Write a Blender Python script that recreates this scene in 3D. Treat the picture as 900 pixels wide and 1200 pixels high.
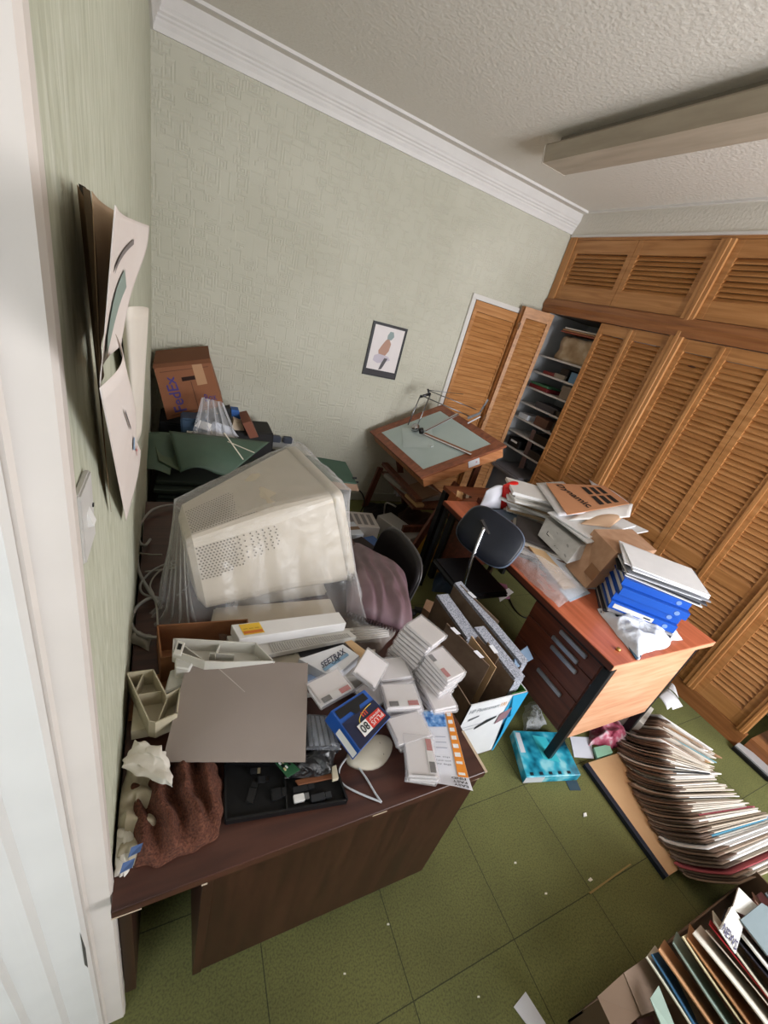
import bpy, bmesh, math, random
from mathutils import Vector, Matrix, noise
random.seed(7)
PI = math.pi
for o in list(bpy.data.objects): bpy.data.objects.remove(o)
scene = bpy.context.scene
C = scene.collection

# ------------------------------------------------ camera
CAM = Vector((0.14, 0.0, 1.85)); FPX = 477.17
RC = Matrix(((0.88915443, -0.38390869, 0.24903516), (-0.02225228, 0.50729389, 0.86148578), (-0.4570659, -0.7715355, 0.44251977)))
RW = RC.transposed()
cd = bpy.data.cameras.new('camera'); cam = bpy.data.objects.new('camera', cd); C.objects.link(cam)
cam.matrix_world = Matrix.Translation(CAM) @ RW.to_4x4()
cd.sensor_fit = 'VERTICAL'; cd.sensor_height = 36.0; cd.lens = FPX / 1200.0 * 36.0; cd.clip_start = 0.02
scene.camera = cam

# ------------------------------------------------ light and exposure
scene.view_settings.view_transform = 'Standard'; scene.view_settings.look = 'None'
scene.view_settings.gamma = 1; scene.view_settings.exposure = 0.78; scene.view_settings.use_curve_mapping = False
w = bpy.data.worlds.new('daylight'); scene.world = w; w.use_nodes = True
w.node_tree.nodes['Background'].inputs[0].default_value = (0.80, 0.90, 1.0, 1); w.node_tree.nodes['Background'].inputs[1].default_value = 1.5
def area(name, loc, target, sx, sy, power, col=(1, 1, 1)):
    l = bpy.data.lights.new(name, 'AREA'); l.shape = 'RECTANGLE'; l.size = sx; l.size_y = sy; l.energy = power; l.color = col
    o = bpy.data.objects.new(name, l); C.objects.link(o); o.location = loc
    o.rotation_euler = (Vector(target) - Vector(loc)).to_track_quat('-Z', 'Y').to_euler()
    return o
area('window_daylight', (2.6, -1.44, 1.62), (2.3, 2.2, 2.2), 1.6, 1.5, 120, (0.97, 0.98, 1.0))
area('hallway_fill', (-1.25, -0.9, 1.7), (0.6, 0.5, 1.2), 0.9, 1.6, 5, (1.0, 0.97, 0.93))  # fill lamp added in the unseen hall to brighten the left side

# ------------------------------------------------ pixel rays -> points in the room (900x1200 photo frame)
def ray(u, v): return RW @ Vector((u - 450.0, 600.0 - v, -FPX))
def pz(u, v, z): d = ray(u, v); return CAM + d * ((z - CAM.z) / d.z)
def px(u, v, x): d = ray(u, v); return CAM + d * ((x - CAM.x) / d.x)
def py(u, v, y): d = ray(u, v); return CAM + d * ((y - CAM.y) / d.y)

# ------------------------------------------------ materials
def lin(c): c /= 255.0; return c / 12.92 if c <= 0.04045 else ((c + 0.055) / 1.055) ** 2.4
def rgb(h): return (lin(int(h[0:2], 16)), lin(int(h[2:4], 16)), lin(int(h[4:6], 16)), 1)
_m = {}
def mat(h, rough=0.6, metal=0.0, name=None, spec=0.4):
    k = (h, rough, metal, name)
    if k in _m: return _m[k]
    m = bpy.data.materials.new(name or 'plain_' + h); m.use_nodes = True
    nt = m.node_tree; b = nt.nodes['Principled BSDF']
    c = rgb(h); b.inputs['Roughness'].default_value = rough; b.inputs['Metallic'].default_value = metal
    b.inputs['Specular IOR Level'].default_value = spec
    n = nt.nodes.new('ShaderNodeTexNoise'); n.inputs['Scale'].default_value = 9; n.inputs['Detail'].default_value = 3
    tc = nt.nodes.new('ShaderNodeTexCoord'); nt.links.new(tc.outputs['Object'], n.inputs['Vector'])
    mx = nt.nodes.new('ShaderNodeMixRGB'); mx.inputs[1].default_value = tuple(x * 0.92 for x in c[:3]) + (1,); mx.inputs[2].default_value = tuple(min(1, x * 1.06) for x in c[:3]) + (1,)
    nt.links.new(n.outputs['Fac'], mx.inputs[0]); nt.links.new(mx.outputs[0], b.inputs['Base Color'])
    _m[k] = m; return m
def nodes_mat(name, rough=0.6):
    m = bpy.data.materials.new(name); m.use_nodes = True; nt = m.node_tree
    b = nt.nodes['Principled BSDF']; b.inputs['Roughness'].default_value = rough
    tc = nt.nodes.new('ShaderNodeTexCoord'); mp = nt.nodes.new('ShaderNodeMapping'); nt.links.new(tc.outputs['Object'], mp.inputs[0])
    return m, nt, b, mp
def ramp(nt, cols):
    r = nt.nodes.new('ShaderNodeValToRGB'); e = r.color_ramp.elements
    while len(e) < len(cols): e.new(0.5)
    for i, (p, h) in enumerate(cols): e[i].position = p; e[i].color = rgb(h)
    return r
def bump(nt, b, src, strength, dist=0.01, prev=None):
    bp = nt.nodes.new('ShaderNodeBump'); bp.inputs['Strength'].default_value = strength; bp.inputs['Distance'].default_value = dist
    nt.links.new(src, bp.inputs['Height'])
    if prev: nt.links.new(prev, bp.inputs['Normal'])
    nt.links.new(bp.outputs[0], b.inputs['Normal']); return bp.outputs[0]
def wood(name, cols, scale=(14, 14, 1.2), rough=0.45, detail=5, rot=(0, 0, 0)):
    m, nt, b, mp = nodes_mat(name, rough); mp.inputs['Scale'].default_value = scale; mp.inputs['Rotation'].default_value = rot
    n = nt.nodes.new('ShaderNodeTexNoise'); n.inputs['Scale'].default_value = 2.2; n.inputs['Detail'].default_value = detail; n.inputs['Distortion'].default_value = 0.6
    nt.links.new(mp.outputs[0], n.inputs['Vector']); r = ramp(nt, cols); nt.links.new(n.outputs['Fac'], r.inputs[0]); nt.links.new(r.outputs[0], b.inputs['Base Color'])
    bump(nt, b, n.outputs['Fac'], 0.08, 0.004); return m
def noisy(name, cols, scale=30, rough=0.8, bstr=0.3, bdist=0.004, mapscale=(1, 1, 1), detail=4):
    m, nt, b, mp = nodes_mat(name, rough); mp.inputs['Scale'].default_value = mapscale
    n = nt.nodes.new('ShaderNodeTexNoise'); n.inputs['Scale'].default_value = scale; n.inputs['Detail'].default_value = detail
    nt.links.new(mp.outputs[0], n.inputs['Vector']); r = ramp(nt, cols); nt.links.new(n.outputs['Fac'], r.inputs[0]); nt.links.new(r.outputs[0], b.inputs['Base Color'])
    if bstr: bump(nt, b, n.outputs['Fac'], bstr, bdist)
    return m
pine_v = wood('pine_upright', [(0.3, '9E6A3C'), (0.5, 'B37D4A'), (0.7, 'C18D5A')], (16, 16, 1.0))
pine_y = wood('pine_lengthwise', [(0.3, '9A6638'), (0.5, 'AE7845'), (0.7, 'BD8855')], (16, 1.0, 16))
pine_dark = wood('stained_pine_rail', [(0.3, '7C4C2A'), (0.5, '8F5A32'), (0.7, 'A0693E')], (16, 1.0, 16))
pine_x = wood('pine_crosswise', [(0.3, '9A6638'), (0.5, 'AE7845'), (0.7, 'BD8855')], (1.0, 16, 16))
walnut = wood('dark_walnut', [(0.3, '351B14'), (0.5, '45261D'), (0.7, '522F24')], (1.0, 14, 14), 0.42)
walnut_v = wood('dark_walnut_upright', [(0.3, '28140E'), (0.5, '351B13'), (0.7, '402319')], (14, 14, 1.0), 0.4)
teak = wood('teak', [(0.3, '6E3D26'), (0.5, '84492E'), (0.7, '955739')], (1.2, 14, 14), 0.45)
teak_l = wood('teak_light', [(0.3, 'A5683F'), (0.5, 'BA7C50'), (0.7, 'C98D62')], (1.5, 20, 20), 0.45)
ped_front = wood('walnut_drawer', [(0.3, '4C2519'), (0.5, '602F20'), (0.7, '713A28')], (14, 1.0, 14), 0.4)
ped_side = wood('pale_ply_side', [(0.3, 'B98362'), (0.5, 'CB9673'), (0.7, 'D6A685')], (1.4, 14, 14), 0.5)
desk_red = wood('orange_cherry_top', [(0.3, 'A8583A'), (0.5, 'B96445'), (0.7, 'C87253')], (12, 1.0, 12), 0.35)
cardb = noisy('cardboard', [(0.3, 'B38A6C'), (0.7, 'C49C7E')], 18, 0.85, 0.1)
cardb_d = noisy('brown_cardboard', [(0.3, '7E5233'), (0.7, '95633F')], 18, 0.85, 0.1)
cardb_g = noisy('grey_cardboard', [(0.3, '75604E'), (0.7, '877260')], 18, 0.85, 0.1)
paper = mat('E4E1DD', 0.8); paper2 = mat('D3CDC4', 0.8); manila = mat('C7A57C', 0.8); white = mat('E6E4E2', 0.5)
cream = mat('CFC8B8', 0.5); black = mat('0E0E10', 0.5); dark = mat('1A1817', 0.7); gloss = mat('DAD8D4', 0.25)
chrome = mat('B9B9BC', 0.2, 1.0); steel = mat('8E9094', 0.35, 1.0); blackm = mat('17181A', 0.4)

def clear_mat(name, alpha=0.3, tint='E8E6E4', rough=0.15, bumpy=0.0, scale=6, glossy=0.5, face=0.55):
    m = bpy.data.materials.new(name); m.use_nodes = True; nt = m.node_tree
    for n in list(nt.nodes): nt.nodes.remove(n)
    out = nt.nodes.new('ShaderNodeOutputMaterial'); tr = nt.nodes.new('ShaderNodeBsdfTransparent'); tr.inputs[0].default_value = (0.95, 0.95, 0.96, 1)
    p = nt.nodes.new('ShaderNodeBsdfPrincipled'); p.inputs['Base Color'].default_value = rgb(tint); p.inputs['Roughness'].default_value = rough; p.inputs['Specular IOR Level'].default_value = glossy
    mx = nt.nodes.new('ShaderNodeMixShader'); nt.links.new(tr.outputs[0], mx.inputs[1]); nt.links.new(p.outputs[0], mx.inputs[2]); nt.links.new(mx.outputs[0], out.inputs[0])
    lw = nt.nodes.new('ShaderNodeLayerWeight'); lw.inputs[0].default_value = 0.35
    ma = nt.nodes.new('ShaderNodeMath'); ma.operation = 'MULTIPLY_ADD'; ma.inputs[1].default_value = face; ma.inputs[2].default_value = alpha; ma.use_clamp = True
    nt.links.new(lw.outputs['Facing'], ma.inputs[0]); nt.links.new(ma.outputs[0], mx.inputs[0])
    if bumpy:
        tc = nt.nodes.new('ShaderNodeTexCoord'); n = nt.nodes.new('ShaderNodeTexNoise'); n.inputs['Scale'].default_value = scale; n.inputs['Detail'].default_value = 5; n.inputs['Distortion'].default_value = 1.5
        nt.links.new(tc.outputs['Object'], n.inputs['Vector']); bp = nt.nodes.new('ShaderNodeBump'); bp.inputs['Strength'].default_value = bumpy; bp.inputs['Distance'].default_value = 0.03
        nt.links.new(n.outputs['Fac'], bp.inputs['Height']); nt.links.new(bp.outputs[0], p.inputs['Normal'])
    return m
poly = clear_mat('clear_polythene', 0.10, 'E9E8E8', 0.16, 0.6, 7, 0.8, 0.4)
case_m = clear_mat('clear_styrene', 0.16, 'F2EEEE', 0.12, 0, 6, 0.9, .35)
pane_m = clear_mat('window_glass', 0.03, 'F0F4F6', 0.05)

# ------------------------------------------------ mesh helpers
def link(name, me, m, parent=None, smooth=False):
    ms = m if isinstance(m, (list, tuple)) else [m]
    for q in ms: me.materials.append(q)
    if smooth:
        for f in me.polygons: f.use_smooth = True
    o = bpy.data.objects.new(name, me); C.objects.link(o)
    if parent: o.parent = parent
    return o
def obj(name, bm, m, parent=None, smooth=False, loc=None):
    me = bpy.data.meshes.new(name); bmesh.ops.recalc_face_normals(bm, faces=bm.faces); bm.to_mesh(me); bm.free()
    o = link(name, me, m, parent, smooth)
    if loc is not None: o.location = loc
    return o
def tag(o, label=None, cat=None, group=None, kind=None):
    if label: o['label'] = label
    if cat: o['category'] = cat
    if group: o['group'] = group
    if kind: o['kind'] = kind
    return o
def thing(name, label, cat, loc=(0, 0, 0), rz=0, group=None):
    o = bpy.data.objects.new(name, None); o.empty_display_size = 0.05; C.objects.link(o); o.location = loc; o.rotation_euler = (0, 0, rz)
    return tag(o, label, cat, group)
def struct(name, bm, m, smooth=False):
    return tag(obj(name, bm, m, None, smooth), kind='structure')
def V(*a): return Vector(a)
def box(bm, lo, hi, mi=0):
    x0, y0, z0 = lo; x1, y1, z1 = hi
    vs = [bm.verts.new(p) for p in ((x0, y0, z0), (x1, y0, z0), (x1, y1, z0), (x0, y1, z0), (x0, y0, z1), (x1, y0, z1), (x1, y1, z1), (x0, y1, z1))]
    for f in ((0, 3, 2, 1), (4, 5, 6, 7), (0, 1, 5, 4), (1, 2, 6, 5), (2, 3, 7, 6), (3, 0, 4, 7)):
        bm.faces.new([vs[i] for i in f]).material_index = mi
    return vs
def hexa(bm, P, mi=0):   # 8 points: bottom ring 0-3, top ring 4-7
    vs = [bm.verts.new(p) for p in P]
    for f in ((0, 3, 2, 1), (4, 5, 6, 7), (0, 1, 5, 4), (1, 2, 6, 5), (2, 3, 7, 6), (3, 0, 4, 7)):
        bm.faces.new([vs[i] for i in f]).material_index = mi
    return vs
def slab(bm, Q, down, mi=0):  # Q: top quad, down: vector or depth
    if not isinstance(down, Vector):
        n = (Q[1] - Q[0]).cross(Q[3] - Q[0]).normalized()
        if n.z > 0: n = -n
        down = n * down
    return hexa(bm, [q + down for q in Q] + list(Q), mi)
def bev(bm, w=0.003, seg=2):
    bmesh.ops.bevel(bm, geom=list(bm.edges), offset=w, segments=seg, affect='EDGES', clamp_overlap=True)
def prism(bm, pts, z0, z1, mi=0, ax='z'):
    def P(a, b, c): return {'z': (a, b, c), 'y': (a, c, b), 'x': (c, a, b)}[ax]
    lo = [bm.verts.new(P(a, b, z0)) for a, b in pts]; hi = [bm.verts.new(P(a, b, z1)) for a, b in pts]; n = len(pts)
    bm.faces.new(lo[::-1]).material_index = mi; bm.faces.new(hi).material_index = mi
    for i in range(n): bm.faces.new((lo[i], lo[(i + 1) % n], hi[(i + 1) % n], hi[i])).material_index = mi
def tube(bm, pts, r, seg=8, closed=False, mi=0):
    pts = [Vector(p) for p in pts]; n = len(pts); rings = []; up = Vector((0.13, 0.27, 1)).normalized()
    for i, p in enumerate(pts):
        a = pts[max(0, i - 1)]; b = pts[min(n - 1, i + 1)]; t = (b - a).normalized()
        s = t.cross(up)
        if s.length < 1e-3: s = t.cross(Vector((1, 0, 0)))
        s.normalize(); q = t.cross(s).normalized(); rr = r[i] if isinstance(r, (list, tuple)) else r
        rings.append([bm.verts.new(p + (s * math.cos(k * 2 * PI / seg) + q * math.sin(k * 2 * PI / seg)) * rr) for k in range(seg)])
    for i in range(n - 1):
        for k in range(seg): bm.faces.new((rings[i][k], rings[i][(k + 1) % seg], rings[i + 1][(k + 1) % seg], rings[i + 1][k])).material_index = mi
    bm.faces.new(rings[0][::-1]); bm.faces.new(rings[-1])
def spline(pts, n=8):
    pts = [Vector(p) for p in pts]; P = [pts[0]] + pts + [pts[-1]]; out = []
    for i in range(1, len(P) - 2):
        for k in range(n):
            t = k / n; a, b, c, d = P[i - 1], P[i], P[i + 1], P[i + 2]
            out.append(0.5 * ((2 * b) + (c - a) * t + (2 * a - 5 * b + 4 * c - d) * t * t + (3 * b - 3 * c + d - a) * t ** 3))
    out.append(pts[-1]); return out
def bar(bm, a, b, w, h, up=Vector((0, 0, 1)), mi=0):
    a = Vector(a); b = Vector(b); t = (b - a).normalized(); s = t.cross(up).normalized() * w / 2; q = s.cross(t).normalized() * h / 2
    hexa(bm, [a - s - q, a + s - q, a + s + q, a - s + q, b - s - q, b + s - q, b + s + q, b - s + q], mi)
def grid(bm, fn, nu, nv, mi=0):
    vs = [[bm.verts.new(fn(i / nu, j / nv)) for j in range(nv + 1)] for i in range(nu + 1)]
    for i in range(nu):
        for j in range(nv): bm.faces.new((vs[i][j], vs[i + 1][j], vs[i + 1][j + 1], vs[i][j + 1])).material_index = mi
    return vs
def quadp(Q, s, t): return (Q[0] * (1 - s) + Q[1] * s) * (1 - t) + (Q[3] * (1 - s) + Q[2] * s) * t
def nz(p, s=1.0, o=0.0): return noise.noise(Vector(p) * s + Vector((o, o * 1.7, o * 0.3)))
def solid(o, th, off=1):
    md = o.modifiers.new('thickness', 'SOLIDIFY'); md.thickness = th; md.offset = off; return o
def outn(Q):
    n = (Q[1] - Q[0]).cross(Q[3] - Q[0]).normalized()
    return -n if n.dot(CAM - Q[0]) < 0 else n
def text(name, s, m, Q, parent=None, fit=True, bold=0.0, shear=0.0):
    """lettering printed in the quad Q = bottom-left, bottom-right, top-right, top-left (world)"""
    cu = bpy.data.curves.new(name, 'FONT'); cu.body = s; cu.align_x = 'LEFT'; cu.offset = bold; cu.shear = shear; cu.resolution_u = 2
    t = bpy.data.objects.new(name, cu); C.objects.link(t); bpy.context.view_layer.update()
    me = bpy.data.meshes.new_from_object(t.evaluated_get(bpy.context.evaluated_depsgraph_get()))
    bpy.data.objects.remove(t); bpy.data.curves.remove(cu)
    xs = [v.co.x for v in me.vertices]; ys = [v.co.y for v in me.vertices]
    x0, x1, y0, y1 = min(xs), max(xs), min(ys), max(ys)
    n = outn(Q) * 0.0012
    for v in me.vertices: v.co = quadp(Q, (v.co.x - x0) / (x1 - x0), (v.co.y - y0) / (y1 - y0)) + n
    me.materials.clear(); o = link(name, me, m, parent)
    return o
def decal(name, Q, m, parent, lift=0.0008):
    bm = bmesh.new(); n = outn(Q) * lift
    bm.faces.new([bm.verts.new(q + n) for q in Q])
    me = bpy.data.meshes.new(name); bm.to_mesh(me); bm.free(); return link(name, me, m, parent)
def sub(Q, s0, s1, t0, t1): return [quadp(Q, s0, t0), quadp(Q, s1, t0), quadp(Q, s1, t1), quadp(Q, s0, t1)]
def dup(root, label=None, group=None, loc=None, rot=None):
    r = root.copy(); C.objects.link(r)
    if loc is not None: r.location = loc
    if rot is not None: r.rotation_euler = rot
    if label: r['label'] = label
    if group: r['group'] = group
    for ch in list(root.children):
        c = ch.copy(); C.objects.link(c); c.parent = r
        for g in ch.children: d = g.copy(); C.objects.link(d); d.parent = c
    return r
def reparent_local(o, inv):   # bake a world-space mesh into its thing's frame
    o.data.transform(inv)

ORD = ('bottom', 'second', 'third', 'fourth', 'fifth', 'sixth', 'seventh', 'eighth', 'ninth', 'tenth', 'eleventh', 'twelfth', 'thirteenth', 'fourteenth', 'fifteenth', 'sixteenth', 'seventeenth', 'eighteenth', 'nineteenth', 'twentieth')
def nth(k): return ORD[k] if k == 0 else ORD[k] + ' from the bottom'
# ================================================= THE ROOM
D = 3.48; WX = 3.30; HC = 2.96; YF = -1.3; XR = 3.92
def lw_x(y): return 0.045 - 0.0255 * (y - 0.43)      # left wall line
# floor: carpet tiles
fm, nt, b, mp = nodes_mat('green_carpet_tiles', 0.9)
mp.inputs['Location'].default_value = (0.008, -0.17, 0)
br = nt.nodes.new('ShaderNodeTexBrick'); br.offset = 0.0; br.inputs['Scale'].default_value = 1.0; br.inputs['Brick Width'].default_value = 0.4214; br.inputs['Row Height'].default_value = 0.424; br.inputs['Mortar Size'].default_value = 0.0016; br.inputs['Mortar Smooth'].default_value = 0.0
br.inputs['Color1'].default_value = rgb('6C6C3C'); br.inputs['Color2'].default_value = rgb('727442'); br.inputs['Mortar'].default_value = rgb('3E4022')
nt.links.new(mp.outputs[0], br.inputs['Vector'])
n = nt.nodes.new('ShaderNodeTexNoise'); n.inputs['Scale'].default_value = 170; n.inputs['Detail'].default_value = 5; nt.links.new(mp.outputs[0], n.inputs['Vector'])
n2 = nt.nodes.new('ShaderNodeTexNoise'); n2.inputs['Scale'].default_value = 2.3; n2.inputs['Detail'].default_value = 3; nt.links.new(mp.outputs[0], n2.inputs['Vector'])
r = ramp(nt, [(0.36, '6A6A60'), (0.5, 'DDDDD0'), (0.62, 'FFFFF0')]); nt.links.new(n.outputs['Fac'], r.inputs[0])
mx = nt.nodes.new('ShaderNodeMixRGB'); mx.blend_type = 'MULTIPLY'; mx.inputs[0].default_value = 0.45; nt.links.new(br.outputs['Color'], mx.inputs[1]); nt.links.new(r.outputs[0], mx.inputs[2])
r2 = ramp(nt, [(0.35, 'A8A898'), (0.65, 'FFFFFF')]); nt.links.new(n2.outputs['Fac'], r2.inputs[0])
mx2 = nt.nodes.new('ShaderNodeMixRGB'); mx2.blend_type = 'MULTIPLY'; mx2.inputs[0].default_value = 0.5; nt.links.new(mx.outputs[0], mx2.inputs[1]); nt.links.new(r2.outputs[0], mx2.inputs[2])
nt.links.new(mx2.outputs[0], b.inputs['Base Color']); bump(nt, b, n.outputs['Fac'], 0.15, 0.002)
bm = bmesh.new(); box(bm, (-1.9, YF - 0.2, -0.12), (XR + 0.15, D + 0.15, 0.0)); struct('floor', bm, fm)

# ceiling: stippled
cm, nt, b, mp = nodes_mat('stippled_ceiling', 0.85); b.inputs['Base Color'].default_value = rgb('DAD4CA')
n = nt.nodes.new('ShaderNodeTexNoise'); n.inputs['Scale'].default_value = 55; n.inputs['Detail'].default_value = 2; nt.links.new(mp.outputs[0], n.inputs['Vector'])
v = nt.nodes.new('ShaderNodeTexVoronoi'); v.inputs['Scale'].default_value = 42; nt.links.new(mp.outputs[0], v.inputs['Vector'])
pv = bump(nt, b, n.outputs['Fac'], 0.55, 0.006); bump(nt, b, v.outputs['Distance'], 0.28, 0.004, pv)
bm = bmesh.new(); box(bm, (-1.9, YF - 0.2, HC), (XR + 0.15, D + 0.15, HC + 0.1)); struct('ceiling', bm, cm)

# back wall: embossed paper
wm, nt, b, mp = nodes_mat('embossed_green_wallpaper', 0.75)
mp.inputs['Scale'].default_value = (1, 1, 1)
prev = None; outs = []
for sc, msc, loc in ((9.0, (1.25, 0.02, 0.8), 0), (15.0, (0.8, 0.02, 1.3), 3.3)):
    q = nt.nodes.new('ShaderNodeMapping'); q.inputs['Scale'].default_value = msc; q.inputs['Location'].default_value = (loc, 0, loc); nt.links.new(mp.outputs[0], q.inputs[0])
    vo = nt.nodes.new('ShaderNodeTexVoronoi'); vo.distance = 'CHEBYCHEV'; vo.inputs['Scale'].default_value = sc; vo.inputs['Randomness'].default_value = 0.62; nt.links.new(q.outputs[0], vo.inputs['Vector'])
    mu = nt.nodes.new('ShaderNodeMath'); mu.operation = 'MULTIPLY'; mu.inputs[1].default_value = 30.0; nt.links.new(vo.outputs['Distance'], mu.inputs[0])
    si = nt.nodes.new('ShaderNodeMath'); si.operation = 'SINE'; nt.links.new(mu.outputs[0], si.inputs[0])
    cl = nt.nodes.new('ShaderNodeMath'); cl.operation = 'GREATER_THAN'; cl.inputs[1].default_value = 0.35; nt.links.new(si.outputs[0], cl.inputs[0]); outs.append(si.outputs[0])
ns = nt.nodes.new('ShaderNodeTexNoise'); ns.inputs['Scale'].default_value = 6; nt.links.new(mp.outputs[0], ns.inputs['Vector'])
mxx = nt.nodes.new('ShaderNodeMixRGB'); nt.links.new(outs[0], mxx.inputs[1]); nt.links.new(outs[1], mxx.inputs[2])
gt = nt.nodes.new('ShaderNodeMath'); gt.operation = 'GREATER_THAN'; gt.inputs[1].default_value = 0.5; nt.links.new(ns.outputs['Fac'], gt.inputs[0]); nt.links.new(gt.outputs[0], mxx.inputs[0])
bump(nt, b, mxx.outputs[0], 0.34, 0.006)
nb = nt.nodes.new('ShaderNodeTexNoise'); nb.inputs['Scale'].default_value = 1.4; nt.links.new(mp.outputs[0], nb.inputs['Vector'])
r = ramp(nt, [(0.35, 'B8B5A4'), (0.65, 'C2BFAF')]); nt.links.new(nb.outputs['Fac'], r.inputs[0]); nt.links.new(r.outputs[0], b.inputs['Base Color'])
bm = bmesh.new(); box(bm, (-0.2, D, 0), (XR + 0.1, D + 0.1, HC)); struct('wall_back', bm, wm)

# left wall: streaky green paper, with doorway from y=-0.45 to 0.43
lm, nt, b, mp = nodes_mat('streaky_green_wallpaper', 0.8); mp.inputs['Scale'].default_value = (26, 26, 5)
n = nt.nodes.new('ShaderNodeTexNoise'); n.inputs['Scale'].default_value = 2.5; n.inputs['Detail'].default_value = 6; n.inputs['Distortion'].default_value = 0.7; nt.links.new(mp.outputs[0], n.inputs['Vector'])
r = ramp(nt, [(0.3, 'ADAE98'), (0.5, 'BCBDA8'), (0.7, 'C9C9B8')]); nt.links.new(n.outputs['Fac'], r.inputs[0]); nt.links.new(r.outputs[0], b.inputs['Base Color']); bump(nt, b, n.outputs['Fac'], 0.5, 0.006)
bm = bmesh.new()
y0, y1 = 0.45, D + 0.02
hexa(bm, [V(-0.2, y0, 0), V(lw_x(y0), y0, 0), V(lw_x(y1), y1, 0), V(-0.2, y1, 0), V(-0.2, y0, HC), V(lw_x(y0), y0, HC), V(lw_x(y1), y1, HC), V(-0.2, y1, HC)])
box(bm, (-0.2, -0.55, 2.32), (0.045, 0.45, HC)); box(bm, (-0.2, YF, 0), (0.045, -0.55, HC))
struct('wall_left', bm, lm)
plainw = noisy('pale_plaster', [(0.3, 'BDBFAE'), (0.7, 'C6C8B8')], 8, 0.8, 0.1)
bm = bmesh.new(); box(bm, (XR, YF, 0), (XR + 0.1, D, HC)); struct('wall_right', bm, plainw)
bm = bmesh.new()
box(bm, (-0.2, YF - 0.1, 0), (1.75, YF, HC)); box(bm, (3.45, YF - 0.1, 0), (XR, YF, HC)); box(bm, (1.75, YF - 0.1, 0), (3.45, YF, 0.85)); box(bm, (1.75, YF - 0.1, 2.45), (3.45, YF, HC))
struct('wall_front', bm, plainw)
bm = bmesh.new(); box(bm, (-1.9, YF - 0.1, 0), (-1.8, D, HC)); box(bm, (-1.9, 1.5, 0), (-0.2, 1.6, HC)); struct('wall_hall', bm, plainw)
gl = mat('D9D6D2', 0.45, 0, 'white_gloss_paint')
wn = thing('window_1', None, None); wn['kind'] = 'structure'
bm = bmesh.new()
for x0, x1, z0, z1 in ((1.75, 1.81, .85, 2.45), (3.39, 3.45, .85, 2.45), (1.75, 3.45, .85, .91), (1.75, 3.45, 2.39, 2.45), (2.57, 2.63, .85, 2.45), (1.75, 3.45, 1.95, 1.99)): box(bm, (x0, YF - 0.08, z0), (x1, YF - 0.02, z1))
obj('window_frame', bm, gl, wn)
bm = bmesh.new(); box(bm, (1.77, YF - 0.055, .88), (3.43, YF - 0.05, 2.42)); obj('pane', bm, pane_m, wn)
bm = bmesh.new(); box(bm, (1.7, YF - 0.02, .82), (3.5, YF + 0.1, .85)); obj('window_sill', bm, gl, wn)

# doorway lining beside the camera: one moulded upright, the wall behind it
gl2 = mat('D6CCC4', .42, 0, 'gloss_warm_shaded')  # white gloss again, the pinkish shading of this side put into the colour
bm = bmesh.new(); prism(bm, [(.050, .452), (.050, .436), (.046, .43), (.012, .43), (.008, .4255), (-.2, .4255), (-.2, .452)], 0, 2.34); struct('door_1', bm, gl2)
bm = bmesh.new(); prism(bm, [(.004, .4245), (.0, .412), (-.05, .408), (-.058, .398), (-.068, .396), (-.1, .392), (-.106, .382), (-.2, .378), (-.2, .4245)], 0, 2.34); struct('trim_1', bm, gl)
bm = bmesh.new(); prism(bm, [(-.004, .52), (.0, .5), (.002, .60), (-.0015, .68)], .4108, .4116, ax='y'); struct('trim_2', bm, mat('4A4640', .9))

# cornice and beading
cw = mat('DAD6D2', 0.5, 0, 'white_cornice_paint')
prof = [(0, 2.805), (.012, 2.805), (.016, 2.83), (.024, 2.845), (.024, 2.856), (.032, 2.864), (.032, 2.874), (.042, 2.882), (.042, 2.895), (.05, 2.905), (.05, HC + .002), (0, HC + .002)]
bm = bmesh.new(); prism(bm, [(D - a, z) for a, z in prof], -0.02, XR, ax='x'); struct('trim_4', bm, cw)
bm = bmesh.new(); lo = []; 
for yy in (0.45, D):
    lo.append([bm.verts.new((lw_x(yy) + a, yy, z)) for a, z in prof])
for i in range(len(prof)): bm.faces.new((lo[0][i], lo[0][(i + 1) % len(prof)], lo[1][(i + 1) % len(prof)], lo[1][i]))
bm.faces.new(lo[0]); bm.faces.new(lo[1]); struct('trim_5', bm, cw)
bm = bmesh.new(); box(bm, (WX - 0.01, YF, 2.795), (XR, D, HC)); struct('trim_6', bm, cm)
bm = bmesh.new(); box(bm, (0.11, D - 0.165, HC - 0.016), (WX - .07, D - 0.15, HC + .002)); box(bm, (WX - 0.075, YF, HC - 0.014), (WX - 0.06, D - 0.15, HC + .002)); box(bm, (0.10, .3, HC - .016), (.115, D - .15, HC + .002)); struct('trim_7', bm, cw)
bm = bmesh.new(); box(bm, (WX - 0.022, YF, 2.785), (WX, D - .02, 2.80)); struct('trim_8', bm, cw)
bm = bmesh.new(); box(bm, (-0.03, D - 0.018, 0), (2.44, D, 0.09)); bev(bm, .004); struct('baseboard_back', bm, mat('A9A698', .5, 0, 'greyed_skirting_paint'))

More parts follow.
